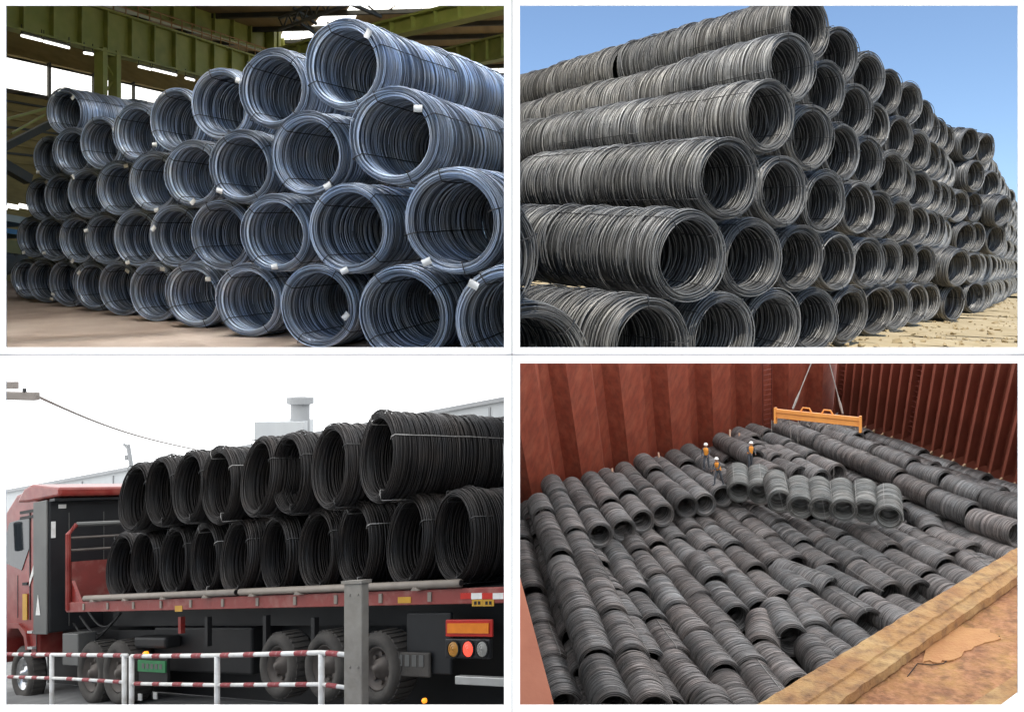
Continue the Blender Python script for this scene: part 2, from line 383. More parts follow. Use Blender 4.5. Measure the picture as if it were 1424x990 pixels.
meas1 = {0: [(1408, 875), (1125, 872), (887, 850), (690, 843), (535, 828), (427, 818), (335, 808), (260, 798), (187, 790), (122, 777), (76, 770)],
         1: [(1262, 617), (968, 640), (762, 655), (615, 658), (490, 660), (382, 665), (298, 667), (218, 667), (147, 663), (92, 658)],
         2: [(1092, 380), (855, 433), (667, 468), (535, 485), (428, 508), (332, 527), (243, 540), (172, 548), (117, 555)],
         3: [(955, 185), (760, 250), (617, 290), (493, 335), (383, 370), (280, 400), (200, 425), (138, 442)],
         4: [None] * 6 + [(182, 312)]}
nF1 = unit(np.cross(r1, u1))
TIER = ['bottom', 'second', 'third', 'fourth', 'single top']
g = np.random.default_rng(11)
for j, L in meas1.items():
    for k, uv in enumerate(L):
        if uv is None: continue
        pl = O1 + (k + j / 2) * r1 + j * u1                       # lattice place of the coil's front ring
        p = onplane(uv[0] / 2, uv[1] / 2, pl, nF1)
        p = pl + .75 * (p - pl)
        if j == 0: p = p + n1 * (.625 - .02 - np.dot(p - G1, n1)) * .8
        ax = unit(a1 + V3(g.normal(0, .02), 0, g.normal(0, .012)))
        deep = 3 if k < 2 else (2 if k < 4 or j >= 3 else 1)
        for dpt in range(deep):
            fr = p + ax * (2.36 * dpt) + V3(g.normal(0, .03), 0, g.normal(0, .02)) * (dpt > 0)
            if fr[0] > .3: continue
            if dpt == 0:
                lab = f'blue-grey warehouse coil, {TIER[j]} tier, {ordw(k + 1)} from right'
                if j == 4: lab = 'dark wire coil lying alone on top of the warehouse stack, far left'
            else:
                lab = f'blue-grey warehouse coil, {ordw(dpt + 1)} deep, {TIER[j]} tier, {ordw(k + 1)} from right'
                if j == 4: lab = 'dark wire coil behind the lone top coil of the warehouse stack'
            tg = None
            if dpt == 0 and g.random() < .85:
                an = g.choice([.9, 1.1, 2.3, 3.9, 4.4, 5.0, 5.5]) + g.normal(0, .15)
                tg = (.56 if g.random() < .6 else .50, an, -.045, g.normal(0, .5))
            add_coil('p1', int(g.integers(4)), fr, ax, n1, M['steel_blue'], 1, lab, 'bluish coils of the warehouse stack', roll=float(g.uniform(-.4, .4)),
                     ties=(0, 1, 2, 3) if dpt == 0 else (0, 1), tagat=tg)

# hall around the stack
M['green'] = mat('green_paint', (.24, .27, .05), .5, var=[(.15, .165, .03), (.33, .32, .08)], vscale=.7, vmix=.6, bump=.05, bscale=8)
M['brown'] = mat('brown_sheet', (.26, .19, .06), .8, var=[(.15, .11, .035), (.33, .25, .09)], vscale=.5, vmix=.6, stretch=(1, 1, 4))
M['darkiron'] = mat('dark_iron', (.03, .03, .022), .6, var=(.06, .05, .03), vscale=2)
M['roof1'] = mat('roof_sheet', (.22, .15, .06), .8, var=[(.13, .09, .04), (.28, .21, .10)], vscale=.3, vmix=.6, stretch=(3, .4, 1))
M['glass_lit'] = mat('frosted_pane', (.8, .8, .76), .5, var=(.74, .74, .66), vscale=1, emit=((1, .985, .93), 1.5))
M['fill_pane'] = mat('roof_light_pane', (.8, .8, .78), .5, var=(.74, .74, .7), vscale=1, emit=((1, .99, .96), 11.0))  # glow of the added fill panes above the near coils
M['tube'] = mat('lamp_tube', (.9, .9, .86), .4, var=(.85, .85, .8), vscale=3, emit=((1, .99, .92), 2.2))
up = V3(0, 0, 1)
aH = a1
PW = O1 + 17.5 * r1; nW = unit(np.cross(aH, up))       # far side wall, parallel to the coils' axes
PG = O1 + 14.0 * r1                                   # crane girder plane in front of it
def lineon(P, pa, pb):
    A = onplane(*pa, P, nW); B = onplane(*pb, P, nW); return A, B
# far wall with a window band
A, B = lineon(PW, (8, 76), (237, 128)); dW = unit(B - A)
def wallpt(s, z): return A + dW * s + up * z
Lw = 46.0
hall = MB().obox(wallpt(Lw / 2 - 8, -8.1) - nW * .3, dW * (Lw / 2 + 6), nW * .12, up * 6.3)
hw = struct(hall.build('warehouse_wall', M['brown'], bay=1))
hall = MB().obox(wallpt(Lw / 2 - 8, 3.4) - nW * .3, dW * (Lw / 2 + 6), nW * .12, up * 3.3); struct(hall.build('warehouse_wall_upper', M['brown'], bay=1))
for k in range(9):                                    # ribs of the sheet wall under the windows
    b = MB().obox(wallpt(Lw / 2 - 8, -2.2 - .42 * k) - nW * .12, dW * (Lw / 2 + 5.8), nW * .05, up * .05); b.build('wall_rib', M['darkiron'] if k % 3 == 0 else M['brown'], hw, bay=1)
ws = thing('window_band', wallpt(10, -1.8), 'long bright band of frosted windows in the far warehouse wall', 'window')
s = -6.0; c = 0
while s < 36:
    for rz in range(3):
        MB().obox(wallpt(s + 1.45, -.31 - .5 * rz) - nW * .28, dW * 1.36, nW * .02, up * .235).build('pane', M['glass_lit'], ws, bay=1)
    MB().obox(wallpt(s, -.8) - nW * .22, dW * .06, nW * .08, up * .95).build('mullion', M['darkiron'], ws, bay=1); s += 2.9
# crane girders (plate girders with stiffeners)
def girder(name, p, q_, ht, wid, step, label, matn='green', flange=.09, bay=1, group='green crane girders of the hall'):
    p, q_ = V3(p), V3(q_); d = unit(q_ - p); side = unit(np.cross(d, up)); L = np.linalg.norm(q_ - p)
    t = thing(name, p, label, 'girder', group); mm = M[matn]
    MB().obox((p + q_) / 2 + up * ht / 2, d * L / 2, side * .03, up * (ht / 2 - flange)).build('web', mm, t, bay=bay)
    for z in (flange / 2, ht - flange / 2):
        MB().obox((p + q_) / 2 + up * z, d * L / 2, side * wid / 2, up * flange / 2).build('flange', mm, t, bay=bay)
    s = step / 2
    while s < L:
        for sg in (-1, 1): MB().obox(p + d * s + up * ht / 2 + side * sg * (wid / 4 + .01), d * .04, side * (wid / 4 - .02), up * (ht / 2 - flange - .005)).build('stiffener', mm, t, bay=bay)
        s += step
    return t
A2, B2 = lineon(PG, (8, 40), (278, 108)); d2 = unit(B2 - A2)
girder('crane_girder', A2 - d2 * 3, B2 + d2 * 9, 1.95, .55, 1.45, 'deep green crane girder with stiffeners crossing above the far coils')
A3, B3 = lineon(PG - nW * .9, (95, 8), (360, 82)); d3 = unit(B3 - A3)
girder('crane_girder', A3 - d3 * 4 + up * .5, B3 + d3 * 8 + up * .5, 1.7, .5, 1.6, 'second green girder behind and above the deep crane girder')
# walkway rail on the girder
wr_ = thing('walkway_rail', A2, 'thin rusty walkway railing along the top of the deep crane girder', 'railing')
top0 = A2 + up * 2.0; Lr = np.linalg.norm(B2 - A2) + 9
M['rust_rail'] = mat('rusty_rail', (.33, .19, .06), .7, var=(.18, .1, .04), vscale=4)
for z in (.32, .62): MB().tube([top0 + up * z, top0 + d2 * Lr + up * z], .035, 6).build('rail', M['rust_rail'], wr_, bay=1)
s = .3
while s < Lr:
    MB().tube([top0 + d2 * s, top0 + d2 * s + up * .62], .03, 6).build('post', M['rust_rail'], wr_, bay=1); s += .75
# columns
def column(pu, pv_top, P, wid, label, top_up=0.0):
    p = onplane(pu, pv_top, P, nW); base = V3(p[0], p[1], g1(p[0], p[1])); t = thing('hall_column', base, label, 'column', 'green hall columns')
    H = p[2] + top_up - base[2]
    for sg in (-1, 1):
        MB().obox(base + dW * sg * wid / 2 + up * H / 2, dW * .13, nW * .25, up * H / 2).build('chord', M['green'], t, bay=1)
    z = .6; s_ = 1
    while z + 1.0 < H:
        MB().bar(base + dW * -s_ * wid * .5 + up * z, base + dW * s_ * wid * .5 + up * (z + .9), .08, .08, nW).build('lacing', M['green'], t, bay=1); z += .95; s_ = -s_
    for z in (H - .15, H * .55): MB().obox(base + up * z, dW * wid * .6, nW * .2, up * .12).build('batten', M['green'], t, bay=1)
    return t
column(150, 70, PG, .8, 'green laced column rising behind the far coils at left')
column(381, 40, PG, .45, 'narrow green column behind the second highest coil', 3.0)
# lit strip lamps under the girder
for (ua, va), (ub, vb), wh in [((30, 50), (58, 57), 'leftmost'), ((61, 58), (96, 67), 'second'), ((117, 74), (129, 76), 'short third'), ((193, 93), (209, 97), 'fourth'), ((212, 97), (245, 105), 'fifth'), ((258, 109), (270, 112), 'rightmost short')]:
    pa, pb = lineon(PG + nW * .2, (ua, va), (ub, vb))
    t = thing('strip_lamp', (pa + pb) / 2, f'{wh} lit strip lamp under the deep green girder, counted from left', 'lamp', 'strip lamps under the girder')
    MB().tube([pa, pb], .055, 8).build('lamp_tube', M['tube'], t, bay=1)
    MB().bar(pa + up * .1, pb + up * .1, .16, .06).build('housing', M['darkiron'], t, bay=1)
    for pp in (pa, pb): MB().bar(pp + up * .12, pp + up * .45, .03, .03, (0, 1, 0)).build('hanger', M['darkiron'], t, bay=1)
# diagonal braces and clutter at the left end
for k, (pa, pb, th, lb) in enumerate([((2, 207), (85, 165), .28, 'thick dark diagonal brace against the far wall, left edge'), ((2, 168), (68, 150), .1, 'upper thin diagonal brace on the far wall at left edge'),
                                      ((2, 228), (40, 250), .4, 'dark brace falling towards the stack at left edge'), ((16, 186), (62, 160), .08, 'middle thin brace on the far wall at left edge')]):
    A_, B_ = lineon(PG + nW * -1.0, pa, pb)
    tag(MB().bar(A_, B_, th, th).build('brace', M['darkiron'] if k in (0, 2) else M['green'], bay=1), lb, 'brace', 'braces by the far wall')
pw_ = PG - nW * .4
c4 = lambda a_, b_, c_, d_: (lambda A_, B_: (A_, B_))(onplane(a_, b_, pw_, nW), onplane(c_, d_, pw_, nW))
low = thing('low_window', onplane(20, 292, pw_, nW), 'small bright low window behind the left end of the stack', 'window')
for k in range(3):
    A_, B_ = c4(-6 + 16 * k, 283, 9 + 16 * k, 292); MB().hexa([A_, V3(B_[0], B_[1], A_[2]), V3(B_[0], B_[1], A_[2]) + nW * .05, A_ + nW * .05, V3(A_[0], A_[1], B_[2]), B_, B_ + nW * .05, V3(A_[0], A_[1], B_[2]) + nW * .05]).build('pane', M['glass_lit'], low, bay=1)
M['paleblue'] = mat('blue_tarpaulin', (.05, .17, .30), .5, var=(.03, .11, .2), vscale=2)
M['palegrey'] = mat('grey_panel', (.30, .33, .30), .6, var=(.22, .25, .22), vscale=2)
M['olive'] = mat('olive_panel', (.16, .15, .04), .6, var=(.1, .1, .03), vscale=2)
ct = thing('parked_trailer', onplane(20, 372, pw_, nW), 'grey and blue sided trailer parked behind the left end of the stack', 'trailer')
for nm, v0, v1, mm in (('side_panel', 294, 314, 'palegrey'), ('blue_band', 314, 330, 'paleblue'), ('skirt', 330, 356, 'olive')):
    A_, B_ = c4(-12, v0, 48, v1)
    q = MB(); q.hexa([V3(A_[0], A_[1], B_[2]), B_, B_ - nW * 2, V3(A_[0], A_[1], B_[2]) - nW * 2, A_, V3(B_[0], B_[1], A_[2]), V3(B_[0], B_[1], A_[2]) - nW * 2, A_ - nW * 2]); q.build(nm, M[mm], ct, bay=1)
for uu in (12, 30):
    p = onplane(uu, 366, pw_, nW)
    fr = lambda x, y, z, p=p: p + dW * x - nW * y + up * z
    MB().lathe(fr, [(.02, 0), (.28, 0), (.42, .03), (.48, .1), (.48, .25), (.02, .3)], 20).build('wheel', M['darkiron'], ct, bay=1, smooth=True)
# roof with skylights and cross girders
H1 = 14.0
wl_ = [V3(-7.3, 10.6, g1(-7.3, 10.6)), V3(-33, 48, g1(-33, 48))]
struct(MB().hexa([wl_[0], wl_[1], wl_[1] - V3(.3, 0, 0), wl_[0] - V3(.3, 0, 0)] + [p + up * 13.9 for p in (wl_[0], wl_[1], wl_[1] - V3(.3, 0, 0), wl_[0] - V3(.3, 0, 0))]).build('light_block_wall', M['brown'], bay=1))  # unseen wall added to keep front light off the far coils
def roofp(x, y): return V3(x, y, g1(x, y) + H1)
c8 = [roofp(-58, -.6), roofp(-.04, -.6), roofp(-.04, 95), roofp(-58, 95)]
rf = struct(MB().hexa(c8 + [p + up * .15 for p in c8]).build('warehouse_roof', M['roof1'], bay=1))
RP = roofp(-10, 40)
for (ua, va), (ub, vb), (uc, vc), (ud, vd), npn in [((388, 60), (394, 42), (440, 36), (436, 52), 3), ((430, 44), (446, 22), (500, 14), (492, 34), 4), ((478, 22), (492, 2), (560, 2), (532, 20), 4), ((545, 14), (560, 2), (640, 2), (600, 14), 3), ((652, 110), (660, 97), (712, 90), (712, 106), 3), ((84, 22), (90, 14), (128, 22), (122, 30), 2)]:
    A_, B_, C4, D4 = [onplane(*p_, RP - n1 * .05, n1) for p_ in ((ua, va), (ub, vb), (uc, vc), (ud, vd))]
    for i in range(npn):
        f0, f1 = i / npn, (i + .93) / npn
        MB().prism([A_ + (D4 - A_) * f0, A_ + (D4 - A_) * f1, B_ + (C4 - B_) * f1, B_ + (C4 - B_) * f0], n1 * .03).build('skylight_or_fill_pane', M['glass_lit'], rf, bay=1)
for k in range(2):                                    # unseen glowing panes added overhead to brighten the near half of the stack
    for i in range(4):
        x0 = -7.3 + 1.85 * i; y0 = 3.5 + 6.2 * k
        c4_ = [roofp(x0, y0) - n1 * .05, roofp(x0 + 1.7, y0) - n1 * .05, roofp(x0 + 1.7, y0 + 5.4) - n1 * .05, roofp(x0, y0 + 5.4) - n1 * .05]
        MB().prism(c4_, n1 * .03).build('skylight_or_fill_pane', M['fill_pane'], rf, bay=1)
for k in range(24):                                   # purlins under the sheets
    y_ = 18 + 3.2 * k; MB().bar(roofp(-57, y_) - up * .15, roofp(-.1, y_) - up * .15, .15, .25).build('purlin', M['darkiron'], rf, bay=1)
girder('roof_girder', at(385, 90, 36), at(724, 12, 27), .62, .4, 1.15, 'green roof girder rising to the right above the highest coil', group='green roof girders')
girder('roof_girder', at(560, 112, 46), at(725, 78, 38), 1.1, .4, 1.2, 'green roof girder at right edge beside the highest coil', group='green roof girders')
def truss(pa, pb, ht, label):
    pa, pb = V3(pa), V3(pb); L = np.linalg.norm(pb - pa); d = unit(pb - pa); nseg = int(L / .7)
    t = thing('roof_truss', pa, label, 'truss', 'lattice roof trusses')
    for z in (0, ht): MB().bar(pa + up * z, pb + up * z, .09, .09).build('chord', M['darkiron'], t, bay=1)
    for k in range(nseg):
        z0, z1 = (0, ht) if k % 2 else (ht, 0)
        MB().bar(pa + d * L * k / nseg + up * z0, pa + d * L * (k + 1) / nseg + up * z1, .05, .05, (0, 1, .2)).build('web_bar', M['darkiron'], t, bay=1)
truss(at(388, 42, 34), at(492, 4, 26), .45, 'dark lattice truss in front of the skylight left of the highest coil')
truss(at(408, 26, 33), at(440, 48, 34), .4, 'short dark lattice truss below the left skylight')
truss(at(488, 6, 27), at(530, 24, 28), .4, 'dark lattice truss across the skylight above the highest coil')

# ================================================================== 2. the open yard (upper right)
O2, r2, u2 = V3(.137, 7.957, -.122), V3(1.388, 2.024, .194), V3(.148, .305, 1.153)
a2 = unit(V3(-.60, 1.0, .175)); n2 = unit(np.cross(r2, a2)); n2 = n2 if n2[2] > 0 else -n2
G2 = O2 + r2 - .62 * n2
def g2(x, y): return G2[2] - (n2[0] * (x - G2[0]) + n2[1] * (y - G2[1])) / n2[2]
M['sand'] = mat('yard_sand', (.46, .36, .20), .95, var=[(.36, .28, .155), (.56, .46, .29)], vscale=.8, vmix=.65, bump=.5, bscale=14)
q = MB(); gx = np.linspace(.04, 150, 90) ; gy = np.concatenate([np.linspace(8, 40, 90), np.linspace(41, 134, 40)])
gg = np.random.default_rng(3)
q.add([(x, y, g2(x, y) + .025 * gg.normal()) for y in gy for x in gx], [(j * len(gx) + i, j * len(gx) + i + 1, (j + 1) * len(gx) + i + 1, (j + 1) * len(gx) + i) for j in range(len(gy) - 1) for i in range(len(gx) - 1)])
struct(q.build('sandy_ground', M['sand'], bay=2, smooth=True))
# loose stones on the sand (too many to count)
q = MB()
for k in range(900):
    y = gg.uniform(17, 50); x = gg.uniform(.30, .62) * y; s_ = abs(gg.normal(0, .035)) + .02; p = V3(x, y, g2(x, y) + .02)
    pts = [p + s_ * V3(*gg.normal(0, .3, 3)) + s_ * V3(d_) for d_ in ((1, 0, 0), (-1, 0, 0), (0, 1, 0), (0, -1, 0), (0, 0, .7), (0, 0, -.7))]
    q.add(pts, [(0, 2, 4), (2, 1, 4), (1, 3, 4), (3, 0, 4), (2, 0, 5), (1, 2, 5), (3, 1, 5), (0, 3, 5)])
M['stone'] = mat('loose_stone', (.40, .31, .17), .9, var=(.26, .2, .12), vscale=5)
o = q.build('loose_stones', M['stone'], bay=2); o['kind'] = 'stuff'; o['label'] = 'small stones scattered over the sandy ground'; o['category'] = 'stones'

meas2 = {(1, 0): [(385, 968), (583, 940), (722, 907), (838, 885), (935, 880), (1013, 870), (1065, 855)], (1.5, 1): [(493, 718), (665, 720), (798, 722), (903, 733), (992, 735)],
         (2, 2): [(597, 500), (750, 535), (870, 565), (967, 580)], (2.5, 3): [(718, 325), (833, 385), (918, 425), (987, 450)],
         (3, 4): [(775, 190), (870, 255), (950, 312)], (3.5, 5): [(820, 75), (905, 160)]}
nF2 = unit(np.cross(r2, u2)); g = np.random.default_rng(21)
rfar = unit(V3((1470 - CU) / FPX, 1, (CV - 376) / FPX)) * 1.6     # the row bends a little further on
T2 = ['bottom', 'second', 'third', 'fourth', 'fifth', 'sixth']
add_list = []
for (i0, j), L in meas2.items():
    kmax = 46 - int(j / 2)
    for k in range({0: -1, 1: -1}.get(j, 0), kmax):
        idx = i0 + k; pl = O2 + min(idx, 9) * r2 + max(idx - 9, 0) * rfar + j * u2
        if 0 <= k < len(L):
            p = onplane(712 + L[k][0] / 2, L[k][1] / 2, pl, nF2); p = pl + .8 * (p - pl)
        else: p = pl + V3(g.normal(0, .06), g.normal(0, .1), g.normal(0, .03))
        if j == 1 and k == -1: p = onplane(663, 358, pl, nF2)
        if j == 0 and k == -1: p = onplane(738, 512, pl, nF2)
        if idx > 13.2: p = p - a2 * .8                              # second block of the stack standing forward
        if j == 0: p = p + n2 * (.615 - np.dot(p - G2, n2)) * .9
        ax = unit(a2 + V3(g.normal(0, .035), 0, g.normal(0, .03)))
        add_list.append((j, k, idx, p, ax))
broad = {(0, 9), (1, 8), (1, 9), (2, 11), (3, 10), (4, 10), (5, 9), (5, 10), (3, 12), (2, 13), (4, 12)}
for j, k, idx, p, ax in add_list:
    deep = 4 if k <= 0 else (3 if k <= 2 else (2 if j >= 4 else 1))
    if idx > 12: deep = 2 if j == 5 else 1
    far = idx > 8.5
    kind, nv = ('p2far', 3) if far else ('p2', 4); LL = 2.2 if far else 2.55
    if (j, k) in broad:                                           # pushed forward out of the face, so its side shows
        p = p - ax * g.uniform(.5, 1.0)
    for dpt in range(deep):
        gap = .28 if (j == 5 and k == 0 and dpt == 2) else .02
        fr = p + ax * ((LL + .02) * dpt + (gap if dpt >= 2 else 0)) + V3(g.normal(0, .02), 0, g.normal(0, .02)) * (dpt > 0)
        if fr[0] < -.4 or not (visible(fr + ax * LL / 2, 1.6)): continue
        kk = k + (2 if j < 2 else 1)
        lab = f'weathered grey yard coil, {T2[j]} tier, {ordw(kk)} from near end'
        if dpt: lab = f'weathered yard coil, {ordw(dpt + 1)} deep behind {ordw(kk)} coil of {T2[j]} tier'
        add_coil(kind, int(g.integers(nv)), fr, ax, n2, M['steel_grey'], 2, lab, 'weathered coils of the yard stack', roll=float(g.uniform(-.5, .5)),
                 ties=(0, 1, 2, 3) if not far and dpt < 2 else ((0,) if idx < 14 else ()), tiemat='tie')

# ================================================================== 3. the loaded truck (lower left)
O3, r3, u3 = V3(-.75, 10.931, -2.308), V3(-.714, .542, -.17), V3(.049, -.285, 1.224)
e1 = unit(r3); e3 = V3(0, 0, 1.); e2 = unit(V3(.67, .74, -.10))
OT = V3(O3[0], O3[1], -2.935) - .16 * e2
def T(x, y, z): return OT + x * e1 + y * e2 + z * e3
def st(u, v, y=0.0):                                  # photograph pixel -> truck coordinates (along, up) on the plane at depth y
    A_ = np.stack([ray(u, v), -e1, -e3], 1); t, x, z = np.linalg.solve(A_, T(0, y, 0)); return x, z
ZG = -1.95
nG3 = unit(np.cross(e1, e2)); nG3 = nG3 if nG3[2] > 0 else -nG3
M['asphalt'] = mat('grey_asphalt', (.15, .15, .15), .9, var=[(.14, .14, .14), (.27, .27, .26)], vscale=.8, vmix=.6, bump=.3, bscale=25)
c = [T(-9, -9, ZG), T(45, -9, ZG), T(45, 25, ZG), T(-9, 25, ZG)]
struct(MB().hexa([p - V3(0, 0, .2) for p in c] + c).build('road', M['asphalt'], bay=3))
B3 = [(335, 585), (400, 578), (483, 570), (568, 565), (655, 558), (765, 553), (880, 540), (985, 525), (1130, 515), (1262, 503)]
T3 = [(372, 395), (443, 378), (523, 365), (605, 360), (715, 337), (800, 328), (918, 308), (1050, 280)]
nF3 = unit(np.cross(r3, u3)); g = np.random.default_rng(31)
for j, L in ((0, B3), (1, T3)):
    for k, (u, v) in enumerate(L):
        idx = (9 - k) if j == 0 else (8.5 - k)
        pl = O3 + idx * r3 + j * u3; p = onplane(u / 2, 495 + v / 2, pl, nF3)
        yaw = R_(50 - 15 * idx / 9 + g.normal(0, 1.5)); ax = unit(V3(math.sin(yaw), math.cos(yaw), -.09))
        tier = 'lower' if j == 0 else 'upper'
        add_coil('p3', k % 4, p, ax, V3(0, -.1, 1), M['steel_black'], 3, f'black wire coil on the truck bed, {tier} tier, {ordw(k + 1)} from the cab', 'black coils loaded on the truck',
                 roll=float(g.uniform(-.05, .05)), ties=(0, 1, 3), tiemat='tie_pale' if k % 4 == 3 else 'tie')

M['red'] = mat('red_truck_paint', (.24, .022, .018), .32, var=[(.13, .022, .018), (.30, .09, .07)], vscale=1.8, vmix=.6, bump=.03)
M['dullred'] = mat('worn_red_beam', (.25, .05, .042), .55, var=[(.14, .035, .03), (.38, .22, .18)], vscale=2.2, vmix=.55, thr=(.5, .75), bump=.1, bscale=20)
M['black'] = mat('black_chassis', (.006, .006, .007), .6, var=(.014, .013, .012), vscale=3)
M['charcoal'] = mat('charcoal_panel', (.011, .012, .014), .45, var=(.028, .029, .03), vscale=1.5)
M['greypanel'] = mat('grey_fairing', (.10, .10, .095), .5, var=(.14, .14, .13), vscale=2)
M['rubber'] = mat('dusty_rubber', (.055, .05, .045), .9, var=(.11, .10, .088), vscale=4, bump=.2, bscale=30)
M['rim'] = mat('steel_rim', (.10, .085, .075), .6, .3, var=(.17, .145, .125), vscale=6)
M['chrome'] = mat('bright_rim', (.62, .62, .62), .25, .9, var=(.4, .4, .4), vscale=6)
M['pipe'] = mat('dusty_pipe', (.30, .26, .22), .6, .2, var=(.19, .16, .14), vscale=5)
M['orange'] = mat('orange_reflector', (.85, .25, .02), .35, var=(.7, .18, .015), vscale=9)
M['redref'] = mat('red_reflector', (.55, .03, .02), .35, var=(.4, .02, .015), vscale=9)
M['amber'] = mat('amber_lens', (.55, .26, .05), .3, var=(.4, .2, .04), vscale=20)
M['redlit'] = mat('lit_red_lens', (.7, .05, .03), .3, var=(.6, .04, .03), vscale=20, emit=((1, .10, .06), .9))
M['amberlit'] = mat('lit_amber_lens', (.8, .3, .02), .3, var=(.7, .25, .02), vscale=20, emit=((1, .3, .02), 1.2))
M['clear'] = mat('clear_lens', (.35, .34, .31), .25, var=(.25, .25, .23), vscale=20)
M['white'] = mat('white_paint', (.76, .75, .72), .55, var=[(.60, .57, .52), (.40, .36, .32)], vscale=4, vmix=.55, thr=(.45, .72), bump=.1)
M['bandred'] = mat('red_band_paint', (.26, .035, .04), .6, var=[(.14, .03, .03), (.5, .42, .40)], vscale=9, vmix=.6, thr=(.5, .7))
M['yellow'] = mat('yellow_plate', (.50, .27, .03), .5, var=(.6, .33, .02), vscale=7)
M['greenplate'] = mat('green_plate', (.03, .20, .07), .5, var=(.02, .13, .05), vscale=9)
M['alu'] = mat('aluminium_bar', (.60, .60, .58), .4, .5, var=(.42, .42, .41), vscale=4)
M['darkglass'] = mat('dark_glass', (.02, .025, .03), .08, var=(.03, .035, .04), vscale=2)
M['postgrey'] = mat('weathered_post', (.24, .22, .19), .75, var=[(.17, .15, .13), (.30, .28, .25)], vscale=3, vmix=.6, bump=.15, bscale=15)

def tb(lo, hi): return MB().box(lo, hi, T)
xL, _ = st(92, 848); xR = -1.9
tr = thing('flatbed_trailer', T(4, 1.2, ZG), 'long worn red flatbed trailer carrying two tiers of black coils', 'trailer')
tb((xR, .0, -.19), (xL, .09, .0)).build('side_beam', M['dullred'], tr, bay=3, bevel=.01)
tb((xR, .092, -.06), (xL, 2.45, -.004)).build('deck', M['black'], tr, bay=3)
for yy in (.75, 1.65): tb((xR, yy, -.55), (xL - .3, yy + .14, -.062)).build('chassis_rail', M['black'], tr, bay=3)
tb((4.9, .62, -1.35), (7.9, 1.9, -.56)).build('belly_box', M['black'], tr, bay=3, bevel=.04)
tb((-2.5, 1.2, -1.9), (13.5, 1.4, -.3)).build('undershade_sheet', M['black'], tr, bay=3)  # black sheet standing in for the deep shade beneath the truck
s_ = .2
while s_ < xL - .5:
    tb((s_, -.02, -.15), (s_ + .06, .0, -.03)).build('rope_hook', M['pipe'], tr, bay=3); s_ += .9
# loose pipes lying along the deck edge on small brackets
for (ua, va), (ub, vb), nm in [((118, 838), (328, 830), 'far'), ((334, 830), (641, 815), 'near')]:
    xa, za = st(ua, va, -.03); xb, zb = st(ub, vb, -.03)
    t = thing('steel_pipe', T(xa, -.03, za), f'dusty steel pipe lying along the truck bed edge, the {nm} one', 'pipe', 'pipes along the truck bed')
    MB().tube([T(xa, -.03, .07), T(xb, -.03, .07)], .05, 12).build('tube', M['pipe'], t, bay=3, smooth=True)
    MB().tube([T(xb, -.03, .07), T(xb - .01, -.03, .07)], .038, 12).build('bore', M['black'], t, bay=3)
    for f in (.08, .32, .58, .84):
        x_ = xa + (xb - xa) * f; q = MB(); q.prism([T(x_ - .07, -.1, .0), T(x_ + .07, -.1, .0), T(x_ + .02, -.1, .05), T(x_ - .05, -.1, .02)], e2 * .16); q.build('bracket', M['pipe'], t, bay=3)
# headboard
xh = xL - .08
hb = tb((xh - .03, .05, .02), (xh + .03, 2.3, .78)).build('headboard', M['dullred'], tr, bay=3)
for yy in (0.0, 2.3): MB().tube([T(xh, yy, -.15), T(xh, yy, 1.32), T(xh, yy + (.16 if yy < 1 else -.16), 1.5)], .05, 8).build('post', M['red'], hb, bay=3)
MB().prism([T(xh, .05, .0), T(xh - .35, .05, .0), T(xh, .05, .45)], e2 * .06).build('gusset', M['red'], hb, bay=3)
for z in (1.0, 1.24): MB().tube([T(xh, .05, z), T(xh, 2.3, z)], .025, 8).build('rail', M['rim'], hb, bay=3)
MB().tube([T(xh, .16, 1.5), T(xh, 2.14, 1.5)], .045, 8).build('top_rail', M['greypanel'], hb, bay=3)
# wheels
def wheel(parent, u, v, y, rad, wid, rimm, sx=.86, bay=3):
    x, z = st(u, v, y)
    fr = lambda a_, b_, c_: T(x + a_, y + b_, z + c_)
    q = MB(); q.lathe(fr, [(rad * .62, .04), (rad * .66, .0), (rad * .86, -.015), (rad * .97, .03), (rad, .09), (rad, wid - .08), (rad * .96, wid), (rad * .6, wid)], 36, sx)
    ty = q.build('wheel', M['rubber'], parent, bay=bay, smooth=True)
    q = MB(); q.lathe(fr, [(rad * .62, .05), (rad * .58, .03), (rad * .54, .12), (rad * .30, .16), (rad * .26, .07), (rad * .14, .06), (rad * .12, .0), (.004, -.01)], 28, sx); q.build('rim', rimm, ty, bay=bay, smooth=True)
    for k in range(8):
        a_ = k * math.pi / 4; q = MB(); q.lathe(lambda p_, b_, c_: fr(p_ + rad * .40 * math.cos(a_) * sx, b_, c_ + rad * .40 * math.sin(a_)), [(.03, .15), (.03, .1), (.002, .1)], 8); q.build('bolt', rimm, ty, bay=bay)
    for k in range(30):
        a_ = k * 2 * math.pi / 30; q = MB()
        q.obox(fr(rad * 1.0 * math.cos(a_) * sx, wid * .5, rad * 1.0 * math.sin(a_)), (fr(math.cos(a_), 0, math.sin(a_)) - fr(0, 0, 0)) * .014, e2 * (wid * .36), (fr(-math.sin(a_), 0, math.cos(a_)) - fr(0, 0, 0)) * .035)
        if k % 1 == 0: q.build('tread_block', M['rubber'], ty, bay=bay)
for u, v in ((383, 926), (448, 926), (521, 930)): wheel(tr, u, v, .12, .50, .42, M['rim'])
q = tb((.95, .0, -.30), (1.0, .1, -.19))
for u, v0, v1 in ((358, 855, 905), (425, 858, 905), (240, 857, 882), (277, 857, 900)):
    xa, za = st(u, v0); xb, zb = st(u, v1); tb((xa - .04, .12, zb), (xa + .04, .2, za - .02)).build('under_bracket', M['red'] if u == 240 else M['black'], tr, bay=3)
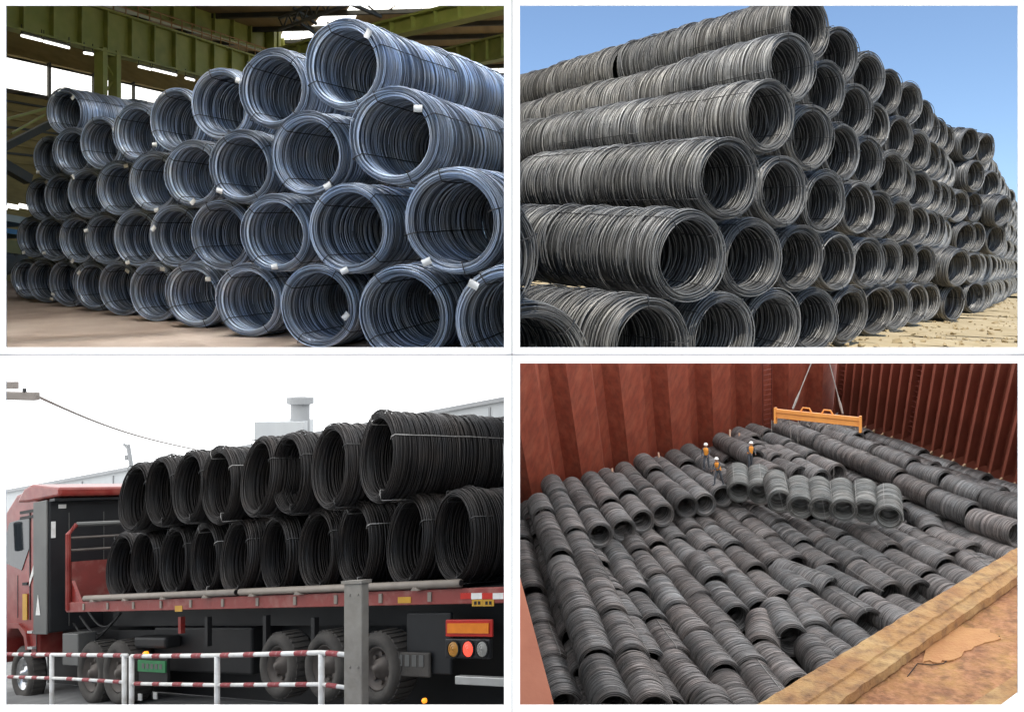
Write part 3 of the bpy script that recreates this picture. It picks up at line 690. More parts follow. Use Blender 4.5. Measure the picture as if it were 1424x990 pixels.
# mud flap, lamps, bumper
xa, za = st(545, 852); xb, zb = st(607, 945)
tb((xb, .25, zb + .02), (xa, .3, za - .03)).build('mud_guard', M['charcoal'], tr, bay=3, bevel=.02)
xa, za = st(549, 906, .2); xb, zb = st(598, 942, .2)
fl = tb((xb, .19, zb), (xa, .235, za)); fl = fl.build('mud_flap', M['rubber'], tr, bay=3, bevel=.03)
for k in range(4):
    x_ = xb + (xa - xb) * (.15 + .2 * k); tb((x_, .18, (za + zb) / 2 - .02), (x_ + (xa - xb) * .13, .188, (za + zb) / 2 + .13)).build('worn_mark', M['greypanel'], fl, bay=3)
xa, za = st(621, 861, .15); xb, zb = st(686, 885, .15)
rp = tb((xb, .13, zb), (xa, .16, za)).build('reflector_panel', M['redref'], tr, bay=3, bevel=.01)
tb((xb + .045, .115, zb + .045), (xa - .045, .128, za - .045)).build('orange_field', M['orange'], rp, bay=3)
xa, za = st(620, 887, .15); xb, zb = st(682, 916, .15)
lc = tb((xb, .13, zb), (xa, .2, za)).build('rear_lamp', M['charcoal'], tr, bay=3, bevel=.02)
for u, mm in ((631, 'amber'), (651.5, 'redlit'), (671, 'clear')):
    x_, z_ = st(u, 902, .13); fr = lambda p_, b_, c_, x_=x_, z_=z_: T(x_ + p_, .13 + b_, z_ + c_)
    MB().lathe(fr, [(.118, .0), (.118, -.02), (.102, -.022), (.098, .0)], 20, .9).build('bezel', M['black'], lc, bay=3)
    MB().lathe(fr, [(.096, .0), (.094, -.012), (.072, -.018), (.068, -.010), (.040, -.020), (.036, -.012), (.004, -.024)], 20, .9).build('lens', M[mm], lc, bay=3)
xa, za = st(634, 939, .1); xb, zb = st(715, 955, .1)
tb((xb, .08, zb), (xa, .18, za)).build('bumper_bar', M['alu'], tr, bay=3, bevel=.01)
for k in range(5):
    xa, za = st(640 + 15 * k, 824.5, -.01); xb, zb = st(655 + 15 * k, 832.5, -.01)
    tb((xb, -.008, zb), (xa, -.002, za)).build('reflective_stripe', M['redref'] if k % 2 == 0 else M['white'], tr, bay=3)
for k in range(2):
    xa, za = st(656 + 15.5 * k, 833.5, -.01); xb, zb = st(671 + 15.5 * k, 842.5, -.01)
    pl_ = tb((xb, -.008, zb), (xa, -.002, za)).build('yellow_plate', M['yellow'], tr, bay=3)
    for i in range(2):
        x_ = xb + (xa - xb) * (.2 + .35 * i); tb((x_, -.012, zb + (za - zb) * .25), (x_ + (xa - xb) * .22, -.009, zb + (za - zb) * .75)).build('plate_mark', M['black'], pl_, bay=3)
for u, v, du, dv in ((248, 846, 5, 4), (562, 834, 9, 4)):
    xa, za = st(u - du, v - dv, -.01); xb, zb = st(u + du, v + dv, -.01); tb((xb, -.008, zb), (xa, -.002, za)).build('amber_mark', M['yellow'], tr, bay=3)
x_, z_ = st(589, 974, .05); MB().lathe(lambda p_, b_, c_: T(x_ + p_, .05 + b_, z_ + c_), [(.035, .03), (.035, 0), (.02, -.015), (.003, -.02)], 14).build('side_lamp', M['amberlit'], tr, bay=3, smooth=True)

# tractor
tc_ = thing('truck_cab', T(13.5, 1.2, ZG), 'red truck cab with black rear cabinet pulling the loaded trailer', 'truck')
xb0, _ = st(68, 800, .12)
x1_, ztop = st(48, 700, .12); _, zbot = st(56, 880, .12)
def cb(lo, hi): return MB().box(lo, hi, T)
cb((xb0, .12, zbot), (x1_, 2.4, ztop)).build('rear_cabinet', M['charcoal'], tc_, bay=3, bevel=.03)
cb((xb0 + .02, .085, zbot - .02), (x1_ - .02, .118, ztop + .02)).build('side_fairing', M['greypanel'], tc_, bay=3, bevel=.01)
rt = cb((xb0 - .25, .12, ztop - .02), (xb0 - .02, 2.4, ztop + .03)); rt.build('cabinet_ledge', M['charcoal'], tc_, bay=3)
for yy in (.3,): cb((xb0 - .03, yy, ztop - .16), (xb0 - .002, yy + .14, ztop - .08)).build('marker_plate', M['white'], tc_, bay=3)
cb((xb0 - .02, .16, ztop - .75), (xb0 - .002, .24, ztop - .42)).build('white_sticker', M['white'], tc_, bay=3)
xw, zw = st(53, 855, .08); MB().prism([T(xw - .1, .08, zw), T(xw + .1, .08, zw), T(xw, .08, zw + .42)], e2 * -.006).build('warning_triangle', M['white'], tc_, bay=3)
# cab body (profile along the truck, extruded across)
xc0 = x1_ + .06; zr = ztop + .05
prof = [(xc0, -1.15), (xc0, zr), (xc0 + .35, zr + .28), (xc0 + 1.0, zr + .22), (xc0 + 1.9, zr - .35), (xc0 + 2.25, zr - 1.2), (xc0 + 2.35, -.2), (xc0 + 2.35, -1.3), (xc0 + 1.75, -1.3), (xc0 + 1.6, -.75), (xc0 + 1.25, -.52), (xc0 + .75, -.52), (xc0 + .4, -.75), (xc0 + .3, -1.15)]
MB().prism([T(x, .2, z) for x, z in prof], e2 * 2.2).build('cab_body', M['red'], tc_, bay=3, bevel=.06)
fa = [(xb0 - .35, ztop + .06), (xb0 - .35, ztop + .24), (xb0 + .1, ztop + .30), (xc0 + .2, ztop + .42), (xc0 + .55, ztop + .36), (xc0 + .9, ztop + .1), (xc0 + .4, ztop + .06)]
MB().prism([T(x, .16, z) for x, z in fa], e2 * 2.25).build('roof_fairing', M['red'], tc_, bay=3, bevel=.05)
wn = [(xc0 + .35, zr - .95), (xc0 + .35, zr - .3), (xc0 + 1.3, zr - .35), (xc0 + 1.75, zr - 1.15), (xc0 + .7, zr - 1.4)]
MB().prism([T(x, .185, z) for x, z in wn], e2 * .02).build('side_window', M['darkglass'], tc_, bay=3)
dr = [(xc0 + .3, -.35), (xc0 + .3, zr - .2), (xc0 + .34, zr - .2), (xc0 + .34, -.35)]
MB().prism([T(x, .186, z) for x, z in dr], e2 * .01).build('door_seam', M['black'], tc_, bay=3)
MB().prism([T(xc0 + .06, .18, zr - 1.2), T(xc0 + .32, .18, zr - 1.6), T(xc0 + .34, .18, zr - 1.75), T(xc0 + .06, .18, zr - 1.4)], e2 * .01).build('white_flash', M['white'], tc_, bay=3)
cb((xc0 + .42, .17, zr - 2.45), (xc0 + .62, .184, zr - 1.9)).build('yellow_sticker', M['yellow'], tc_, bay=3)
for z in (zr - .18, zr - .30): cb((xc0 + .02, .17, z - .03), (xc0 + .75, .19, z + .03)).build('vent_slot', M['black'], tc_, bay=3)
MB().tube([T(xc0 + 1.3, .0, zr - .4), T(xc0 + 1.35, -.05, zr - 1.0)], .09, 8).build('mirror', M['black'], tc_, bay=3)
ff = [(xc0 + .28, -.95), (xc0 + .4, -.6), (xc0 + .75, -.42), (xc0 + 1.25, -.42), (xc0 + 1.25, -.52), (xc0 + .75, -.52), (xc0 + .5, -.7), (xc0 + .4, -.98)]
MB().prism([T(x, .14, z) for x, z in ff], e2 * .5).build('wheel_arch', M['red'], tc_, bay=3)
wheel(tc_, 29, 937, .2, .58, .32, M['chrome'])
for u in (124, 161): wheel(tc_, u, 936, .18, .60, .5, M['rim'])
cb((xb0 - 3.6, .7, -1.15), (xc0, 1.9, -.62)).build('chassis', M['black'], tc_, bay=3)
xa, _ = st(105, 900, .15); cb((xa - .1, .15, -1.25), (xa + .55, .5, -.62)).build('battery_box', M['greypanel'], tc_, bay=3, bevel=.02)
xa, za = st(178, 886, .2); xb, zb = st(222, 905, .2)
cb((xb, .30, zb + .02), (xa, .62, za)).build('mudguard', M['black'], tc_, bay=3, bevel=.05)
xa, za = st(186, 918, .1); xb, zb = st(224, 936, .1)
cb((xb - .02, .2, zb - .25), (xa + .02, .25, za + .04)).build('rear_panel', M['black'], tc_, bay=3)
gp = cb((xb, .17, zb), (xa, .195, za)).build('green_plate', M['greenplate'], tc_, bay=3)
for k in range(5):
    x_ = xb + (xa - xb) * (.1 + .16 * k); cb((x_, .165, zb + (za - zb) * .28), (x_ + (xa - xb) * .10, .169, zb + (za - zb) * .72)).build('plate_mark', M['greypanel'], gp, bay=3)
for u, v in ((188, 970), (209, 968)):
    xa, za = st(u - 2.5, v - 5, .1); xb, zb = st(u + 2.5, v + 5, .1); cb((xb, .18, zb), (xa, .2, za)).build('flap_mark', M['alu'], tc_, bay=3)
x_, z_ = st(201, 910, .1); MB().lathe(lambda p_, b_, c_: T(x_ + p_, .1 + b_, z_ + c_), [(.06, .05), (.06, 0), (.04, -.02), (.003, -.03)], 16).build('tail_lamp', M['amberlit'], tc_, bay=3, smooth=True)

for k in range(3):                                    # air and brake hoses between cab and trailer
    ua = 150 + 9 * k; P_ = []
    for f in np.linspace(0, 1, 12):
        x_, z_ = st(ua - 48 * f, 872 - 10 * k + 22 * math.sin(math.pi * f) - 6 * f, .5); P_.append(T(x_, .5, z_))
    MB().tube(P_, .022, 6).build('air_hose', M['black'], tc_, bay=3, smooth=True)
for xx, z0_, z1_ in ((xc0 + .02, -1.1, zr - .1), (xc0 + .9, -.3, zr - 1.5)): MB().prism([T(xx, .194, z0_), T(xx, .194, z1_), T(xx + .025, .194, z1_), T(xx + .025, .194, z0_)], e2 * .004).build('panel_seam', M['black'], tc_, bay=3)
cb((xc0 + .40, .165, zr - 1.72), (xc0 + .62, .19, zr - 1.66)).build('door_handle', M['black'], tc_, bay=3)
for z_ in (-.95, -.62): cb((xc0 + .06, .12, z_), (xc0 + .28, .2, z_ + .05)).build('step', M['alu'], tc_, bay=3)
for k in range(3):                                    # door seams and bolts of the rear cabinet
    cb((xb0 - .012, .5 + .7 * k, zbot + .1), (xb0 - .001, .512 + .7 * k, ztop - .25)).build('rib', M['greypanel'], tc_, bay=3)

# guard railing in front of the truck
YR = -1.6
def rail_fence(label, runs, posts):
    x0, z0 = st(posts[0][0], 980, YR); t = thing('guard_railing', T(x0, YR, z0), label, 'railing', 'red and white railings')
    for pts, r_ in runs:
        P = [T(st(u, v, YR)[0], YR, st(u, v, YR)[1]) for u, v in pts]
        rl = MB().tube(P, r_, 10).build('rail', M['white'], t, bay=3, smooth=True)
        for a_, b_ in zip(P[:-1], P[1:]):
            L = np.linalg.norm(b_ - a_); d = unit(b_ - a_); s_ = .1
            while s_ + .24 < L:
                bl_ = random.uniform(.17, .24); MB().tube([a_ + d * s_, a_ + d * (s_ + bl_)], r_ + .004, 10, False).build('red_band', M['bandred'], rl, bay=3, smooth=True); s_ += random.uniform(.44, .54)
    for u, v in posts:
        x, z = st(u, v, YR); MB().tube([T(x, YR, z), T(x, YR, z - 1.3)], .036, 10).build('post', M['white'], t, bay=3, smooth=True)
rail_fence('red and white railing section in front of the truck cab', [([(-8, 909), (90, 910), (177, 911)], .028), ([(-8, 940), (90, 943), (173, 948)], .024)], [(72, 909), (173, 911)])
rail_fence('longer red and white railing section ending at the grey post', [([(183, 912), (302, 911), (447, 907), (495, 911)], .028), ([(183, 950), (302, 952), (447, 951), (493, 957)], .024), ([(490, 915), (496, 955)], .018)], [(183, 912), (302, 912), (447, 909)])
x0, z0 = st(478, 812, YR - .12); x1p, _ = st(503, 812, YR - .12)
po = thing('steel_post', T((x0 + x1p) / 2, YR - .2, z0 - 2), 'square grey-brown steel post standing in front of the trailer wheels', 'post')
cb((x1p, YR - .12, z0 - 2.2), (x0, YR - .02, z0)).build('shaft', M['postgrey'], po, bay=3, bevel=.012)
for zz in (.12, .9):
    for xx in (.06, .19): MB().lathe(lambda p_, b_, c_: T(x1p + xx + p_, YR - .12 + b_, z0 - zz + c_), [(.016, 0), (.016, -.01), (.002, -.012)], 6).build('bolt', M['postgrey'], po, bay=3)
cb((x1p - .02, YR - .14, z0 + .001), (x0 + .02, YR + .0, z0 + .035)).build('cap', M['postgrey'], po, bay=3)
# background: long pale shed, roof box with chimney, mast, lamp arm and cable
M['shed'] = mat('pale_cladding', (.52, .54, .55), .6, var=(.46, .48, .5), vscale=.4, stretch=(6, 6, .3))
M['shedtrim'] = mat('grey_trim', (.34, .35, .36), .6, var=(.28, .29, .3), vscale=1)
M['concrete3'] = mat('lamp_arm_concrete', (.27, .24, .22), .8, var=(.19, .17, .15), vscale=4)
pa, pb = at(-20, 690, 66), at(720, 554, 44); d_ = unit(V3(pb[0] - pa[0], pb[1] - pa[1], 0)); bk = V3(-d_[1], d_[0], 0)
sh = thing('long_shed', (pa + pb) / 2 - V3(0, 0, 12), 'long pale industrial shed behind the truck with sloping eave', 'building')
MB().hexa([pa - V3(0, 0, 16), pb - V3(0, 0, 16), pb - V3(0, 0, 16) + bk * 14, pa - V3(0, 0, 16) + bk * 14, pa, pb, pb + bk * 14 + V3(0, 0, -1), pa + bk * 14 + V3(0, 0, -1)]).build('wall', M['shed'], sh, bay=3)
MB().bar(pa - bk * .12 + V3(0, 0, .1), pb - bk * .12 + V3(0, 0, .1), .2, .22).build('eave', M['shedtrim'], sh, bay=3)
for k in range(14):
    f = (k + .5) / 14; p = pa + (pb - pa) * f; MB().obox(p - bk * .03 + V3(0, 0, -6), d_ * .05, bk * .03, V3(0, 0, 5.8)).build('seam', M['shedtrim'], sh, bay=3)
rb = thing('roof_box', at(390, 606, 50), 'pale plant room with a round chimney on the shed roof', 'chimney')
A_ = at(361, 585, 50); B_ = at(428, 640, 50)
MB().box((A_[0], 49, B_[2]), (B_[0], 51.5, A_[2])).build('plant_room', M['shed'], rb, bay=3)
cx_ = at(415, 600, 49.8); zt = at(415, 553, 49.8)[2]
q = MB(); q.lathe(lambda x, y, z: V3(cx_[0] + x, 50.2 + z, y), [(.55, cx_[2]), (.55, zt - .42), (.78, zt - .36), (.78, zt), (.5, zt + .01)], 24); q.build('chimney', M['shedtrim'], rb, bay=3, smooth=False)
ms = thing('roof_mast', at(181, 645, 52), 'small grey forked mast on the shed roof left of the coils', 'mast')
MB().tube([at(183, 650, 52), at(178, 618, 52)], .13, 8).build('pole', M['shedtrim'], ms, bay=3)
MB().tube([at(179, 624, 52), at(172, 617, 52)], .09, 8).build('arm', M['shedtrim'], ms, bay=3)
MB().box(tuple(at(173, 640, 52)), tuple(at(177, 633, 52) + V3(0, .2, 0))).build('lamp_head', M['shedtrim'], ms, bay=3)
la = thing('lamp_arm', at(8, 551, 18), 'thick grey beam with small box at left edge of the white sky', 'beam')
MB().bar(at(-20, 549.5, 18), at(52, 551, 18), .22, .17).build('beam', M['concrete3'], la, bay=3, bevel=.02)
MB().box(tuple(at(0, 541, 18)), tuple(at(17, 531, 18) + V3(0, .25, 0))).build('box', M['concrete3'], la, bay=3, bevel=.01)
MB().tube([at(34, 545, 17.9), at(34, 540, 17.9)], .04, 8).build('clamp', M['charcoal'], la, bay=3)
cpts = [at(52 + 225 * f, 551 + 75 * f + 9 * math.sin(math.pi * f), 18 + 26 * f) for f in np.linspace(0, 1, 14)]
tag(MB().tube(cpts, .03, 6).build('cable', M['concrete3'], bay=3), 'thin cable sagging from the beam end down to the coils', 'cable')

# ================================================================== 4. the ship's hold (lower right)
tau = R_(11); az = R_(16.5)
n4 = V3(-math.sin(tau) * math.sin(az), -math.sin(tau) * math.cos(az), math.cos(tau))
Q4 = V3((962 - CU) / FPX, 1, -(935 - CV) / FPX) * 32.0           # a point in the plane of the coils' axes
def zf(zx, zy): return 712 + zx / 2, 495 + zy / 2               # panel zoom coordinates -> photograph pixels
def fl4(zx, zy, h=0.0): return onplane(*zf(zx, zy), Q4 + n4 * h, n4)
wt = R_(33); up4 = unit(V3(-math.sin(wt) * math.sin(az), -math.sin(wt) * math.cos(az), math.cos(wt)))
M['holdred'] = mat('hold_red_oxide', (.37, .078, .042), .55, var=[(.24, .048, .028), (.44, .13, .075), (.17, .04, .026)], vscale=.5, vmix=.65, bump=.06, bscale=4, stretch=(1.6, 1.6, .16))
M['holddark'] = mat('hold_recess_oxide', (.20, .045, .03), .6, var=[(.13, .03, .022), (.25, .07, .05)], vscale=.35, vmix=.6, bump=.06, bscale=4, stretch=(1, 1, .35))
M['holdbrown'] = mat('hold_side_oxide', (.26, .066, .04), .6, var=[(.16, .042, .027), (.32, .10, .06)], vscale=.4, vmix=.6, bump=.06, bscale=4, stretch=(1, 1, .35))
M['worn'] = mat('worn_edge', (.50, .36, .22), .7, var=(.3, .14, .07), vscale=3, vmix=.8)
M['wood'] = mat('pale_dunnage', (.52, .34, .24), .8, var=(.38, .2, .14), vscale=3)
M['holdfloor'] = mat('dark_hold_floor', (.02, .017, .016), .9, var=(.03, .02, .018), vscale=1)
# floor below the cargo
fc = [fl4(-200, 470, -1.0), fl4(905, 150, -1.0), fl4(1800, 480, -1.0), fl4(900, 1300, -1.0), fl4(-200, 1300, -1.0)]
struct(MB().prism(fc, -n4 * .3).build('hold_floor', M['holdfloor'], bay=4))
# corrugated bulkhead on the left: alternating proud and recessed folds, each fold a panel
bl0, bl1 = fl4(-90, 462, -.6), fl4(912, 172, -.6); dB = unit(bl1 - bl0); LB = np.linalg.norm(bl1 - bl0)
inn = unit(np.cross(dB, up4)); inn = inn if inn[1] < 0 else -inn      # towards the viewer
bulk = struct(MB().prism([bl0 - inn * 1.0, bl1 + dB * 3 - inn * 1.0, bl1 + dB * 3 - inn * 1.0 + up4 * 22, bl0 - inn * 1.0 + up4 * 22], -inn * .1).build('hold_bulkhead', M['holddark'], bay=4))
s_ = 0; per = LB / 8.6; k = 0
def fold(s0, d0, s1, d1, mm):
    pts = [bl0 + dB * s0 + inn * d0, bl0 + dB * s1 + inn * d1, bl0 + dB * s1 + inn * d1 + up4 * 22, bl0 + dB * s0 + inn * d0 + up4 * 22]
    MB().prism(pts, -inn * .05).build('corrugation_panel', mm, bulk, bay=4)
while s_ < LB + 1:
    w1, w2, w3, w4 = .46 * per, .18 * per, .18 * per, .18 * per
    fold(s_, .0, s_ + w1, .0, M['holdred']); fold(s_ + w1, .0, s_ + w1 + w2, -.85, M['holdred'])
    fold(s_ + w1 + w2, -.85, s_ + w1 + w2 + w3, -.85, M['holdred']); fold(s_ + per - w4, -.85, s_ + per, .0, M['holdred'])
    s_ += per
# right-hand side shell with upright frames
br0, br1 = fl4(905, 178, -.6), fl4(1560, 430, -.6); dR = unit(br1 - br0); LR = np.linalg.norm(br1 - br0)
inr = unit(np.cross(dR, up4)); inr = inr if inr[1] < 0 else -inr
upR = unit(up4 + .05 * dR)
side = struct(MB().prism([br0, br1, br1 + upR * 22, br0 + upR * 22], -inr * .2).build('hold_side_shell', M['holdbrown'], bay=4))
nr = 22
for k in range(nr):
    p = br0 + dR * LR * (k + .4) / nr
    rb_ = MB().obox(p + inr * .32 + upR * 11.2, dR * .05, inr * .32, upR * 10.2).build('frame_rib', M['holdbrown'], side, bay=4)
    if rb_ is None: continue
    MB().obox(p + inr * .66 + upR * 11.2, dR * .10, inr * .02, upR * 10.2).build('rib_flange', M['holdbrown'], rb_, bay=4)
    MB().prism([p + inr * .7 + upR * 1.0 - dR * .03, p + inr * 1.35 + upR * .45 - dR * .03, p + inr * 1.35 + upR * .30 - dR * .03, p + inr * .62 + upR * .75 - dR * .03], dR * .12).build('foot_bracket', M['worn'], rb_, bay=4)
def ladder(p, d, inw, u_, z0, z1, wd, label):
    t = thing('hold_ladder', p + u_ * z0, label, 'ladder', 'ladders in the hold')
    for sg in (-1, 1): MB().bar(p + d * sg * wd / 2 + inw * .3 + u_ * z0, p + d * sg * wd / 2 + inw * .3 + u_ * z1, .07, .07, (0, 1, 0)).build('side_rail', M['holddark'], t, bay=4)
    z = z0
    while z < z1: MB().bar(p + d * -wd / 2 + inw * .3 + u_ * z, p + d * wd / 2 + inw * .3 + u_ * z, .05, .05).build('rung', M['holddark'], t, bay=4); z += .42
ladder(bl0 + dB * LB * .735, dB, inn, up4, 1.2, 9, .9, 'dark rung ladder on the corrugated bulkhead left of the yellow beam')
ladder(br0 + dR * LR * .40, dR, inr, upR, 1.2, 10, .8, 'dark rung ladder between frames of the right-hand hold wall')
ladder(br0 + dR * LR * .03, dR, inr * 1.5, upR, 2.5, 9, .8, 'dark ladder in the far corner of the hold')

# coils: rows fan out from a far point beyond the bulkhead
Va = onplane(*zf(-159, -218), Q4, n4)
gr = np.random.default_rng(41)
e4 = unit(np.cross(V3(0, 0, 1), n4)) if abs(n4[2]) < .999 else V3(1, 0, 0)
f4 = unit(np.cross(n4, e4)); e4 = unit(np.cross(f4, n4))
def loc4(p): d = p - Va; return math.atan2(np.dot(d, e4), np.dot(d, -f4)), np.linalg.norm(d)
def pol(th, rho, h=0.0): return Va + rho * (math.sin(th) * e4 + math.cos(th) * -f4) + n4 * h
th0 = loc4(fl4(40, 960))[0]; th1 = loc4(fl4(1440, 395))[0]
rho_mid = np.median([loc4(fl4(*p))[1] for p in ((500, 600), (800, 500), (300, 700), (1000, 450))])
dth = (1.12 / rho_mid) * (1 if th1 > th0 else -1)
nrow = int(abs(th1 - th0) / abs(dth)) + 1
def size_at(p): return float(np.interp(p[1], [30, 58], [1.13, .94]))
def edge_line(zx):                                      # inner edge of the coaming in zoom coordinates
    return 970 - (zx - 640) * (435 / 708)
def inside_hold(p, margin=0.0):
    u, v = pix(p); zx, zy = (u - 712) * 2, (v - 495) * 2
    d1_ = np.dot(p - (bl0), inn); d2_ = np.dot(p - br0, inr)
    return zy > 372 - .29 * (zx + 90) and d1_ > .75 + margin and d2_ > 1.45 + margin and zy < 1060 and zy < edge_line(zx) + 70 and zx < 1480 and zx > -60
def addc4(p, ax, sc, lab, pale=False, ties=()):
    k = int(gr.integers(6)); Mw = frame_m(p, ax, n4, float(gr.uniform(-3, 3))) @ Matrix.Diagonal((*((sc,) * 3 if np.isscalar(sc) else tuple(sc)), 1.0))
    o = place(('p4', k), 'wire_rod_coil', Mw, M['steel_hold_pale' if pale else 'steel_hold'], 4)
    if o is None: return None
    tag(o, lab, 'wire coil', 'coils stowed in the ship hold'); COILS.append((o, 'p4', Mw, 4, float(FPX * .625 / p[1])))
    for tk in ties: place(('p4', 'tie', tk), 'binding_wire', Mw, M['tie_pale'], 4, o)
    return o
upper_open = [(245, 500), (310, 480), (362, 458), (420, 442), (487, 425), (537, 415), (585, 392), (632, 372)]
count4 = 0
for r_i in range(nrow):
    th = th0 + dth * r_i; wob = gr.normal(0, .004, 3); ph = gr.random() * 6
    near_first = []
    rho = None
    # walk from the bulkhead towards the viewer
    R0 = None
    for rr in np.arange(60, 260, .4):
        p = pol(th, rr)
        if p[1] > 5 and inside_hold(p): R0 = rr; break
    if R0 is None: continue
    rho = R0 + gr.uniform(0, .6); c_i = 0
    while True:
        p0 = pol(th + .0006 * math.sin(rho * .35 + ph), rho); sc = size_at(p0) * gr.uniform(.97, 1.04); Lc = 2.5 * sc
        p1 = pol(th + .0006 * math.sin((rho + Lc) * .35 + ph), rho + Lc)
        if not inside_hold((p0 + p1) / 2): break
        h0 = .10 * math.sin(rho * .5 + ph) + gr.normal(0, .05)
        u, v = pix(p1); zx, zy = (u - 712) * 2, (v - 495) * 2
        jumble = 1.0 if zy > edge_line(zx) - 170 and zx > 480 else 0.0
        axd = unit(p0 - p1 + n4 * gr.normal(-.07, .03) * Lc + np.cross(n4, p0 - p1) * gr.normal(0, .025 + .22 * jumble * (gr.random() < .4)))
        c_i += 1; count4 += 1
        if visible(p1, 2.2):
            lab = f'grey hold coil, {ordw(r_i + 1)} row from left, {ordw(c_i)} from the bulkhead'
            addc4(p1 + n4 * (h0 + .12 * jumble * gr.random()), axd, sc, lab, pale=False, ties=(0,) if p1[1] < 42 and gr.random() < .35 else ())
        rho += Lc + (gr.uniform(.02, .10) if gr.random() < .8 else gr.uniform(.12, .35))
# upper tier at the left and against the bulkhead
def up_row(front, back_lim, lab0, hgt=1.08):
    th, rf_ = loc4(front); rho = rf_; c_i = 0
    while rho > 2:
        p1 = pol(th, rho, hgt); sc = size_at(p1); Lc = 2.5 * sc; p0 = pol(th, rho - Lc, hgt)
        if np.dot(p0 - bl0, inn) < .9 or np.dot(p0 - br0, inr) < 1.5: break
        c_i += 1
        addc4(p1 + n4 * gr.normal(0, .08), unit(p0 - p1 + n4 * gr.normal(-.04, .03) * Lc), sc, f'{lab0}, {ordw(c_i)} from the front', ties=())
        rho -= Lc + gr.uniform(.08, .26)
for k, z_ in enumerate(upper_open):
    up_row(fl4(*z_, 1.08), 0, f'upper tier hold coil, {ordw(k + 1)} row from left')
for k, z_ in enumerate([(285, 985), (395, 985)]):
    up_row(fl4(*z_, 1.08), 0, f'coil in {ordw(k + 1)} long raised row at left of hold')
for k, z_ in enumerate([(735, 330), (800, 335), (860, 345), (905, 330), (985, 300), (1010, 272)]):
    up_row(fl4(*z_, 1.05), 0, f'far upper coil near the yellow beam, {ordw(k + 1)} row')
for k, z_ in enumerate([(1408, 500), (1440, 448)]):
    up_row(fl4(*z_, 1.05), 0, f'raised coil along the right hold wall, {ordw(k + 1)} row')
# pale coils set down in a line on top
for k, (zx, zy) in enumerate([(632, 378), (688, 382), (745, 404), (803, 420), (863, 425), (922, 429), (985, 432), (1048, 448)]):
    h = 1.55 if k < 2 else 1.9
    p1 = fl4(zx, zy, h); dv_ = unit(p1); dv_ = unit(dv_ - n4 * np.dot(dv_, n4)); p0 = p1 + 2 * dv_
    sc = 1.0
    addc4(p1, unit(p0 - p1 + V3(gr.normal(-.12, .05), 0, .30)), V3(1.02, .9, 1.02), f'pale coil in the lifted line over the cargo, {ordw(k + 1)} from left', pale=True, ties=(0, 1))

# spreader beam with slings
M['craneyellow'] = mat('orange_yellow_paint', (.75, .30, .06), .45, var=(.6, .2, .05), vscale=2, vmix=.6)
M['cable'] = mat('steel_cable', (.33, .3, .28), .5, .4, var=(.2, .18, .17), vscale=8)
sa, sb = at(*zf(733, 152), 46), at(*zf(969, 176), 44)
sp = thing('spreader_beam', (sa + sb) / 2, 'orange-yellow lifting beam hanging from two cables over the hold', 'beam'); ds = unit(sb - sa)
MB().bar(sa, sb, .35, .2).build('upper_box', M['craneyellow'], sp, bay=4, bevel=.02)
MB().bar(sa - V3(0, 0, .24), sb - V3(0, 0, .24), .22, .27).build('lower_web', M['craneyellow'], sp, bay=4)
for pp in (sa, sb): MB().obox(pp + V3(0, 0, -.25), ds * .05, unit(np.cross(ds, up)) * .22, V3(0, 0, .42)).build('end_plate', M['craneyellow'], sp, bay=4)
for k in range(9):
    p = sa + (sb - sa) * (k + .5) / 9; MB().tube([p - V3(0, 0, .36), p - V3(0, 0, .58), p - V3(0, 0, .62) + ds * .1], .035, 6).build('hook', M['cable'], sp, bay=4)
for f in (.37, .62):
    p = sa + (sb - sa) * f; MB().tube([p + V3(0, 0, .08) - ds * .28, p + V3(0, 0, .3) - ds * .16, p + V3(0, 0, .3) + ds * .16, p + V3(0, 0, .08) + ds * .28], .05, 6).build('lifting_eye', M['craneyellow'], sp, bay=4)
for (zx, zy), (wx, wy) in (((785, 137), (834, 16)), ((917, 150), (882, 16))):
    A_, B_ = at(*zf(zx, zy), 45), at(*zf(wx, wy), 45)
    cbk = MB().tube([A_, B_], .025, 6).build('sling_cable', M['cable'], sp, bay=4)
    d_ = unit(B_ - A_); MB().tube([A_ - d_ * .2, A_ + d_ * .25, A_ + d_ * .8], [.05, .07, .03], 8).build('shackle', M['cable'], sp, bay=4)
for k, (zx, y0, y1) in enumerate(sorted(((722, 178, 215), (775, 180, 240), (795, 182, 245), (762, 300, 352), (820, 250, 330), (895, 300, 350)))):
    A_, B_ = at(*zf(zx, y0), 44.5), at(*zf(zx, y1), 44.5)
    tag(MB().tube([A_, B_], .012, 5).build('wire_sling', M['cable'], bay=4), f'thin wire sling over the cargo near the yellow beam, {ordw(k + 1)} from left', 'sling', 'wire slings over the cargo')

# dunnage poles against the bulkhead
poles = [((122, 370), (130, 398)), ((168, 362), (160, 388)), ((278, 312), (284, 348)), ((407, 268), (414, 306)), ((507, 262), (509, 284)), ((606, 204), (606, 252)), ((632, 214), (632, 250)), ((697, 194), (697, 220))]
for k, ((x0, y0), (x1, y1)) in enumerate(poles):
    Pm = fl4(x1, y1, .9); Y_ = Pm[1] - .3
    tag(MB().tube([at(*zf(x0, y0), Y_ + .4), at(*zf(x1, y1 + 14), Y_)], .06, 6).build('dunnage_pole', M['wood'], bay=4), f'pale wooden pole at the foot of the bulkhead, {ordw(k + 1)} from left', 'pole', 'wooden poles along the bulkhead')

